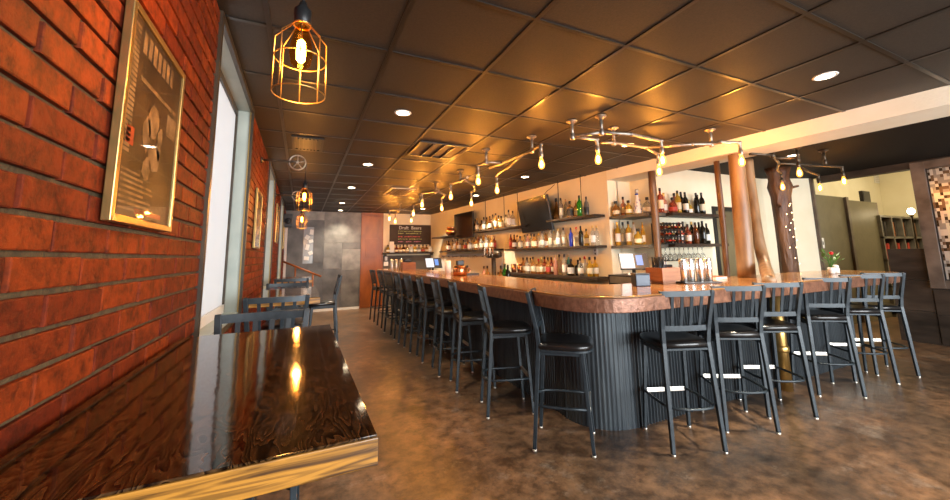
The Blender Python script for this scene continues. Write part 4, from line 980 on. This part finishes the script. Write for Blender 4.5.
# far shelf under the chalkboard
FS = 1.44
shelf_row([(438.5, 'wine', 'dark', None, B), (434, 'wine', 'red', rd, B), (430, 'squat', 'white', wh, B), (426.5, 'squat', 'amber', cr, B), (423, 'squat', 'amber', rd, B), (419, 'squat', 'clear', wh, B), (415, 'squat', 'gold', cr, B), (411, 'squat', 'white', wh, RD), (407, 'squat', 'amber', cr, B), (403.5, 'squat', 'brown', cr, B), (400, 'squat', 'amber', cr, B), (396.5, 'squat', 'red', cr, B), (388, 'squat', 'gold', wh, B)],
          ony(FAR-.13, FS), FS, 'the shelf below the chalkboard', 'the wall corner', 'bottles on the shelf below the chalkboard')
x, y = ony(FAR-.13, FS)(392)
t = tag(MB().box((-.06, -.02, 0), (.06, .02, .3), .004, rot=Matrix.Rotation(-.12, 3, 'X')).build('menu_card', [M['paper']]), 'upright white menu card leaning on the chalkboard end of the shelf', 'menu card'); t.location = (x, y+.02, FS+.003)

# things on the lowest shelf / back counter near the tap tower
t = thing('tap_tower', 'dark draught tap tower with a wide rounded head on the back counter', 'tap tower', (*[onw(.36, .9)(494)][0], .741), WROT)
mb = MB(); mb.lathe([(.08, 0), (.08, .02), (.045, .03), (.045, .52), (.055, .54)], n=16); mb.build('column', M['darkpipe'], t)
mb = MB(); ax = Matrix.Rotation(PI/2, 3, 'X'); mb.lathe([(.02, -.24), (.06, -.22), (.07, -.16), (.07, .16), (.06, .22), (.02, .24)], (0, 0, .59), 16, ax=ax); mb.build('tap_head', M['darkpipe'], t)
for k in range(4):
    mb = MB(); mb.tube([(-.07, -.15+.1*k, .6), (-.12, -.15+.1*k, .6), (-.125, -.15+.1*k, .56)], .008, 8); tp = mb.build('tap', M['chrome'], t)
    mb = MB(); mb.lathe([(.006, .61), (.013, .63), (.015, .7), (.008, .72)], (-.11, -.15+.1*k, 0), 10); mb.build('tap_handle', M['ceramic'] if k % 2 else M['woodbox'], tp)
shelf_row([(505, 'wine', 'green', wh, B), (508, 'wine', 'dark', wh, B), (501, 'whiskey', 'amber', rd, B), (487.5, 'whiskey', 'amber', cr, B), (484, 'whiskey', 'pink', cr, B), (466, 'whiskey', 'amber', None, B), (470, 'squat', 'amber', None, B)], onw(.3, .95), .7405, 'the back counter', 'the copper mugs', 'bottles on the back counter', 1.3)
for i, px in enumerate((514, 520)):
    x, y = onw(.12, SH['lo'])(px)
    t = thing('copper_mug', 'shiny copper mug at the end of the lowest shelf, %s' % ('beside the bottles' if i else 'beside the tap tower'), 'mug', (x, y, SH['lo']+.0005), group='copper mugs on the lowest shelf')
    mb = MB(); mb.lathe([(.045, 0), (.05, .005), (.052, .16), (.049, .16), (.047, .01)], n=18); mb.build('cup', M['copper_pot'], t)
    mb = MB(); mb.torus((0, -.068, .08), .03, .005, 16, 6, ax=Matrix.Rotation(PI/2, 3, 'Y')); mb.build('handle', M['brass'], t)
x, y = onw(.175, SH['pot'])(452)
t = thing('copper_pot', 'large round copper pot on the short corner shelf', 'pot', (x, y, SH['pot']+.0005))
mb = MB(); mb.lathe([(.09, 0), (.13, .03), (.16, .08), (.16, .13), (.13, .18), (.13, .215), (.14, .22), (.135, .225), (.11, .2)], n=24); mb.build('bowl', M['copper_pot'], t)
mb = MB(); mb.torus((0, 0, .22), .137, .008, 24, 6); mb.build('rim_band', M['brass'], t)
# white tiled splash with scribbled writing
yb0, yb1 = 6.9, 9.9; yc = (yb0+yb1)/2
t = thing('white_marker_board', 'white board with a line of scribbled handwriting behind the far end of the bar', 'board', (wx(yc, .001), yc, .9), WROT)
mb = MB(); mb.box((-.012, -1.5, 0), (0, 1.5, .46)); mb.build('board', M['white'], t)
mb = MB(); rr = random.Random(12); yy = 1.4
while yy > -1.2:
    w = .04+.05*rr.random(); mb.box((-.0135, yy-w, .385+.02*rr.random()), (-.0121, yy-.01, .40+.025*rr.random())); yy -= w+.015
    if rr.random() < .3: mb.box((-.0135, yy-.01, .36), (-.0121, yy, .43))
mb.build('handwriting', M['black'], t)

pl_ = atw(595.5, 252, .002)
t = thing('outlet_plate', 'small pale outlet plate on the bar wall above the lowest shelf', 'outlet', pl_, WROT)
mb = MB(); mb.box((-.006, -.04, -.06), (0, .04, .06), .003); mb.build('plate', M['ceramic'], t)
mb = MB(); mb.box((-.008, -.015, .01), (-.0065, .015, .04)); mb.box((-.008, -.015, -.04), (-.0065, .015, -.01)); mb.build('sockets', M['greywood'], t)
# glassware under the lowest shelf, on the back counter
for i in range(12):
    x, y = onw(.42, .9)(598-6.2*i)
    if i == 0:
        t = thing('bar_glass', 'clear tumbler on the back counter, first from the pier', 'glass', (x, y, .7405), group='tumblers on the back counter')
        mb = MB(); mb.lathe([(.03, 0), (.033, .004), (.042, .13), (.040, .13), (.031, .012)], n=14, caps=True); mb.build('glass_cup', M['clearglass'], t); g0 = t; G0 = tree_of(t)
    else: clone(g0, (x, y, .7405), 0, 'clear tumbler on the back counter, %s from the pier' % ORD[i], 'tumblers on the back counter', G0)
# wine glasses hanging under the niche shelf
for i in range(10):
    x = ony(3.52, 1.3)(661+4.6*i)[0]; z = NS2-.04
    if i == 0:
        t = thing('wine_glass', 'upside-down wine glass under the lower niche shelf, first from the slender log', 'wine glass', (x, 3.52, z), group='wine glasses hanging under the niche shelf')
        mb = MB(); mb.lathe([(.033, -.0005), (.033, -.004), (.005, -.01), (.004, -.08), (.02, -.095), (.036, -.13), (.034, -.185), (.032, -.185), (.034, -.13), (.016, -.098)], n=14); mb.build('bowl', M['clearglass'], t); g1 = t; G1 = tree_of(t)
    else: clone(g1, (x, 3.52, z), 0, 'upside-down wine glass under the lower niche shelf, %s from the slender log' % ORD[i], 'wine glasses hanging under the niche shelf', G1)
# wine rack
x0 = ony(3.53, 1.55)(658)[0]; x1 = ony(3.53, 1.55)(678)[0]
t = thing('wine_rack', 'black lattice wine rack on the lower niche shelf behind the slender log', 'wine rack', ((x0+x1)/2, 3.53, NS2+.0005))
hw_ = (x1-x0)/2; mb = MB()
for k in range(4): [mb.box((-hw_, q, .09*k), (hw_, q+.02, .012+.09*k)) for q in (-.1, -.02, .08)]
mb.build('rack_tier', M['black'], t)
mb = MB()
for k in range(7): [mb.box((-hw_+k*(2*hw_-.012)/6, q, .0), (-hw_+k*(2*hw_-.012)/6+.012, q+.014, .285)) for q in (-.1, .086)]
mb.build('rack_upright', M['black'], t)
k = 0
for r in range(3):
    for c in range(6):
        if (r*6+c) % 5 == 3: continue
        xx = (x0+x1)/2-hw_+(c+.5)*(2*hw_-.012)/6+.006; zz = NS2+.012+.09*r+.03
        b = bottle('slim', random.choice(['dark', 'red', 'brown']), 'cream', random.choice(['red', 'gold', 'black']), (xx, 3.62, zz), 'wine bottle lying in the black rack, %s row up, %s along' % (ORD[r], ORD[c]), 'bottles lying in the wine rack', 0, .82)
        b.rotation_euler = (PI/2, 0, 0)

# ------------------------------------------------------------------ things on the counter
def pos_screen(name, label, loc, rz, s=1.):
    t = thing(name, label, 'cash register', loc, rz); t.scale = (s, s, s)
    R2 = Matrix.Rotation(-.5, 3, 'X'); A = Vector((0, 0, .19))
    mb = MB(); mb.box((-.1, -.07, 0), (.1, .09, .02), .006); mb.build('base', M['ceramic'], t)
    mb = MB(); mb.tube([(0, .04, .02), (0, .04, .12), (0, .02, .19)], .025, 10); mb.build('stand', M['plastic'], t)
    mb = MB(); mb.box((-.2, -.012, -.13), (.2, .018, .13), .006, rot=R2, at=A); mb.build('screen_housing', M['plastic'], t)
    mb = MB(); mb.box((-.185, -.0135, -.115), (.0, -.0122, .115), rot=R2, at=A); mb.build('display', M['lcd_white'], t)
    mb = MB(); mb.box((.03, -.0135, -.07), (.12, -.0122, .09), rot=R2, at=A); mb.build('display', M['lcd_blue'], t)
    return t
pos_screen('cash_register', 'tilted touchscreen cash register showing white and blue panels by the slender log', (3.68, 3.42, 1.056), -.62, .85)
pos_screen('cash_register', 'small lit touchscreen register at the far end of the bar', (2.25, 6.9, BZ+.001), .0, .8)
t = thing('receipt_printer', 'black box printer beside the touchscreen cash register', 'printer', (3.86, 3.16, 1.0555)); mb = MB(); mb.box((-.07, -.08, 0), (.07, .08, .12), .01); mb.build('housing', M['plastic'], t); mb = MB(); mb.box((-.05, -.02, .1205), (.05, .0, .15)); mb.build('paper_slip', M['paper'], t)
t = thing('condiment_bin', 'small blue-black plastic bin on the counter beside the wooden caddy', 'bin', (2.6, 2.36, BZ+.001), -.4); mb = MB(); mb.box((-.06, -.05, 0), (.06, .05, .095), .005); mb.build('tub', M['blueplastic'], t); mb = MB(); mb.box((-.063, -.053, .0955), (.063, .053, .105), .003); mb.build('rim_lip', M['plastic'], t)
t = thing('bar_caddy', 'red-brown wooden bar caddy holding black straws on the counter', 'caddy', (2.95, 2.42, BZ+.001), -.12)
mb = MB(); A_, B_ = .1, .1
mb.box((-A_, -B_, .028), (A_, B_, .04)); mb.box((-A_, -B_, .04), (A_, -B_+.012, .14)); mb.box((-A_, B_-.012, .04), (A_, B_, .14)); mb.box((-A_, -B_+.012, .04), (-A_+.012, B_-.012, .14)); mb.box((A_-.012, -B_+.012, .04), (A_, B_-.012, .14)); mb.box((-.006, -B_+.012, .04), (.006, B_-.012, .135)); mb.build('box', M['woodbox'], t)
mb = MB(); mb.box((-.07, -.07, 0), (.07, .07, .0275)); mb.build('plinth', M['woodbox'], t)
for k in range(26):
    a = random.uniform(-.08, -.015), random.uniform(-.07, .075)
    mb = MB(); mb.tube([(a[0], a[1], .042), (a[0]+random.uniform(-.015, .01), a[1]+random.uniform(-.012, .012), .235)], .0045, 6); mb.build('straw', M['plastic'], t)
t = thing('bar_mat', 'black rubber bar mat under the steel shakers', 'mat', (3.2, 2.27, BZ+.001), -.35); mb = MB(); mb.box((-.17, -.09, 0), (.17, .09, .012), .003); mb.build('mat', M['plastic'], t)
for i, (dx, dy) in enumerate(((-.125, .0), (-.045, .02), (.04, .01), (.125, .02))):
    c_, s_ = math.cos(-.35), math.sin(-.35); x, y = 3.2+dx*c_-dy*s_, 2.27+dx*s_+dy*c_
    if i == 0:
        t = thing('cocktail_shaker', 'tall steel cocktail shaker on the black mat, beside the wooden caddy', 'shaker', (x, y, BZ+.0135), group='steel shakers on the bar mat')
        mb = MB(); mb.lathe([(.03, 0), (.032, .004), (.036, .1), (.037, .105), (.031, .2), (.029, .205), (.026, .2)], n=18); mb.build('tin', M['chrome'], t); g2 = t; G2 = tree_of(t)
    else: clone(g2, (x, y, BZ+.0135), 0, 'tall steel cocktail shaker on the black mat, %s from the wooden caddy' % ORD[i], 'steel shakers on the bar mat', G2)
t = thing('menu_stack', 'small stack of pale menus on the counter beside the thick log', 'menus', (3.72, 2.45, BZ+.001), .1); mb = MB(); mb.box((-.1, -.07, 0), (.1, .07, .025), .002); mb.build('cards', M['paper'], t); mb = MB(); mb.box((-.1, -.07, .0255), (.1, .07, .03)); mb.build('cover', M['woodbox'], t)
# flower jars
vx = atz(832, 274, BZ)
t = thing('flower_jar', 'small white jar with green leaves and one red flower on the bar end', 'flower vase', (vx.x, vx.y, BZ+.001)); t.scale = (.85, .85, .85)
mb = MB(); mb.lathe([(.028, 0), (.034, .004), (.042, .085), (.038, .085), (.03, .01)], n=14); mb.build('jar', M['ceramic'], t)
rr = random.Random(8)
mb = MB(); mb2 = MB()
for k in range(16):
    a = rr.random()*6.28; h = .1+.14*rr.random(); r = .05+.09*rr.random(); p0 = Vector((0, 0, .05)); p1 = Vector((.4*r*math.cos(a), .4*r*math.sin(a), .05+h*.7)); p2 = Vector((r*math.cos(a), r*math.sin(a), .06+h))
    mb.tube([p0, p1, p2], .0022, 5)
    w = Vector((-math.sin(a), math.cos(a), .2))*.017; d_ = (p2-p1).normalized()*.055
    mb2.quad(p2-d_*.3, p2+w+d_*.25, p2+d_, p2-w+d_*.25)
mb.tube([(0, 0, .05), (.03, -.01, .25)], .003, 5); mb.build('stems', M['leaf'], t); mb2.build('leaves', M['leaf'], t)
mb = MB(); mb.lathe([(.004, -.02), (.02, -.008), (.024, .008), (.014, .022), (.004, .02)], (.032, -.01, .265), 10); mb.build('flower', M['petal'], t)
t = thing('candle_jar', 'small white lidded jar beside the flower on the bar end', 'jar', (vx.x+.14, vx.y+.02, BZ+.001)); mb = MB(); mb.lathe([(.03, 0), (.036, .005), (.036, .06), (.03, .07)], n=14); mb.build('jar', M['ceramic'], t); mb = MB(); mb.lathe([(.033, .0705), (.034, .085), (.02, .095)], n=14); mb.build('lid', M['ceramic'], t)
# far bar items
for i, px in enumerate((397.5, 401.5, 405)):
    p = atz(px, 272.6, BZ)
    p = Vector((1.78+.1*i, 8.35, BZ+.001))
    if i == 0:
        t = thing('steel_tin', 'pale steel tin at the chalkboard end of the bar, beside the orange door', 'tin', p, group='steel tins at the far end of the bar')
        mb = MB(); mb.lathe([(.035, 0), (.037, .005), (.037, .2), (.03, .21)], n=16); mb.build('tin', M['silver'], t); mb = MB(); mb.lathe([(.031, .2105), (.031, .225), (.02, .23)], n=14); mb.build('lid', M['chrome'], t); g3 = t; G3 = tree_of(t)
    else: clone(g3, p, 0, 'pale steel tin at the chalkboard end of the bar, %s' % ('in the middle of three' if i == 1 else 'next to the wooden box'), 'steel tins at the far end of the bar', G3)
t = thing('napkin_box', 'pinkish wooden box with black tools at the far end of the bar', 'box', (2.05, 8.0, BZ+.001)); mb = MB(); mb.box((-.14, -.09, 0), (.14, .09, .16), .005); mb.build('box', M['woodbox'], t); mb = MB(); mb.box((-.1, -.06, .1605), (.06, .05, .23), .02); mb.build('tool_holder', M['plastic'], t)
lp = atz(455, 276.5, BZ)
t = thing('copper_kettle', 'squat copper vessel with a black top on the bar, by the register', 'kettle', (2.02, 5.0, BZ+.001)); mb = MB(); mb.lathe([(.09, 0), (.1, .01), (.1, .1), (.085, .135), (.06, .145)], n=20); mb.build('pot', M['copper_pot'], t); mb = MB(); mb.box((-.05, -.04, .1455), (.05, .04, .215), .01); mb.build('black_top', M['plastic'], t)
mb = MB(); mb.torus((.12, 0, .07), .035, .007, 16, 6, ax=Matrix.Rotation(PI/2, 3, 'X')); mb.build('handle', M['copper_pot'], t)
t = thing('bar_towel_tray', 'flat black tray on the bar past the copper vessel', 'tray', (2.25, 5.15, BZ+.001)); mb = MB(); mb.box((-.1, -.08, 0), (.1, .08, .02), .004); mb.build('tray', M['plastic'], t)
t = thing('paper_roll', 'white paper roll standing on the bar next to the copper vessel', 'paper roll', (2.15, 5.85, BZ+.001)); mb = MB(); mb.lathe([(.012, 0), (.05, 0), (.05, .2), (.012, .2)], n=18); mb.build('roll', M['paper'], t)

# ------------------------------------------------------------------ room beyond
t = thing('grey_partition', 'tall olive grey two-panel partition beyond the bar end', 'partition', (9.0, 3.4, 0))
mb = MB(); mb.box((-.98, -.03, 0), (.1, .03, 2.27)); mb.build('panel', M['olive'], t); mb = MB(); mb.box((.19, -.05, 0), (1.35, .03, 2.22)); mb.build('panel', M['olive'], t); mb = MB(); mb.box((.101, -.07, 0), (.189, .03, 2.27)); mb.build('mullion', M['steelframe'], t)
mb = MB(); mb.box((1.351, -.05, 0), (1.42, .03, 2.22)); mb.build('end_post', M['steelframe'], t)
tp = aty(823, 243, 3.34); t = thing('thermostat', 'small white rounded thermostat on the olive partition', 'thermostat', (tp.x, 3.369, tp.z)); mb = MB(); mb.box((-.06, -.03, -.09), (.06, 0, .09), .02); mb.build('case', M['ceramic'], t); mb = MB(); mb.box((-.012, -.034, -.03), (.012, -.0305, .03), .002); mb.build('dial', M['black'], t)
t = thing('black_speaker_box', 'small dark box sitting on top of the olive partition', 'speaker', (10.05, 3.39, 2.221)); mb = MB(); mb.box((-.16, -.03, 0), (.16, .03, .22), .01); mb.build('case', M['plastic'], t); mb = MB(); mb.box((-.13, -.034, .03), (.13, -.0305, .19)); mb.build('front_cloth', M['black'], t)
vp = aty(878, 178, 3.89); t = thing('wall_vent', 'small pale air vent high on the cream wall beyond the partition', 'vent', (vp.x, 3.898, vp.z)); mb = MB(); mb.box((-.2, -.015, -.13), (.2, 0, .13)); mb.build('vent_frame', M['white'], t)
for k in range(5):
    mb = MB(); mb.box((-.17, -.022, -.1+.045*k), (.17, -.0155, -.08+.045*k)); mb.build('slat', M['ceramic'], t)
t = thing('bookcase', 'grey open bookcase with dark red books between the partition and the rusted wall', 'bookcase', (11.3, 3.5, 0))
mb = MB(); w = 1.0
for k in range(5): mb.box((-w+k*.49, -.2, 0), (-w+k*.49+.05, .3, 1.92))
mb.build('side_panel', M['greywood'], t)
mb = MB(); mb.box((-w+.05, .285, .05), (w, .299, 1.9)); mb.build('back_board', M['woodbox'], t)
mb = MB()
for z in (.05, .55, 1.05, 1.5, 1.92): mb.box((-w, -.2, z), (w+.02, .279, z+.04))
mb.build('shelf_board', M['greywood'], t)
rr = random.Random(21); bkn = 0
Mbk = [plain('dark_red_book', (.45, .03, .015), .6), plain('brown_book', (.18, .08, .03), .6), plain('black_book', (.02, .015, .012), .6), plain('orange_book', (.35, .1, .02), .6)]
for zi, z in enumerate((.591, 1.091, 1.541)):
    for k in range(4):
        for q in range(3):
            bh = (.3 if zi == 2 else .3+.09*rr.random()); bx = 11.3-w+k*.49+.07+q*.125
            o = MB().box((0, -.14, 0), (.09, .1, bh), .004).build('book', rr.choice(Mbk))
            o.location = (bx, 3.5, z+.001); tag(o, 'book in the grey bookcase, %s shelf up, bay %s from the partition, %s in it' % (('second', 'third', 'top')[zi], ('one', 'two', 'three', 'four')[k], ('first', 'middle', 'last')[q]), 'book', 'books in the grey bookcase')
sl = aty(911, 211, 3.0)
t = thing('globe_lamp', 'glowing white globe lamp on a thin stand in front of the bookcase', 'lamp', (sl.x, 3.0, 0)); mb = MB(); mb.lathe([(.12, 0), (.12, .02), (.015, .04), (.012, sl.z-.12), (.03, sl.z-.1), (.03, sl.z-.08)], n=14); mb.build('stand', M['darkpipe'], t)
M['globe'] = plain('lit_globe', (1, .9, .7), .3, emis=(1, .8, .5), es=22)
mb = MB(); mb.lathe([(.025, sl.z-.06), (.05, sl.z-.03), (.055, sl.z), (.04, sl.z+.04), (.01, sl.z+.055)], n=16); mb.build('globe', M['globe'], t)

# ------------------------------------------------------------------ light
def area(name, loc, rot, sx, sy, e, col):
    l = bpy.data.lights.new(name, 'AREA'); l.shape = 'RECTANGLE'; l.size = sx; l.size_y = sy; l.energy = e; l.color = col
    o = bpy.data.objects.new(name, l); C.objects.link(o); o.location = loc; o.rotation_euler = rot; return o
area('shop_window_daylight', (3.65, -3.4, 1.6), (-PI/2, 0, PI), 6, 2, 620, (.93, .97, 1))
area('upper_room_fill', (10.3, 1.6, 3.6), (0, 0, 0), 2.5, 2.5, 95, (1, .85, .55))  # added fill for the room beyond, no lamp hangs there
area('side_window_daylight', (-1.9, 5.2, 2.0), (0, -PI/2, 0), 1.8, 9, 72, (1, .985, .96))
wd = bpy.data.worlds.new('world'); S.world = wd; wd.use_nodes = True
bg = wd.node_tree.nodes['Background']; bg.inputs['Color'].default_value = (.9, .91, .92, 1); bg.inputs['Strength'].default_value = .5
S.view_settings.view_transform = 'Standard'; S.view_settings.look = 'None'; S.view_settings.gamma = 1; S.view_settings.exposure = 0.4; S.view_settings.use_curve_mapping = False
S.cycles.max_bounces = 8; S.cycles.transparent_max_bounces = 12; S.cycles.sample_clamp_indirect = 6; S.cycles.caustics_reflective = False; S.cycles.caustics_refractive = False
S.cycles.use_denoising = True
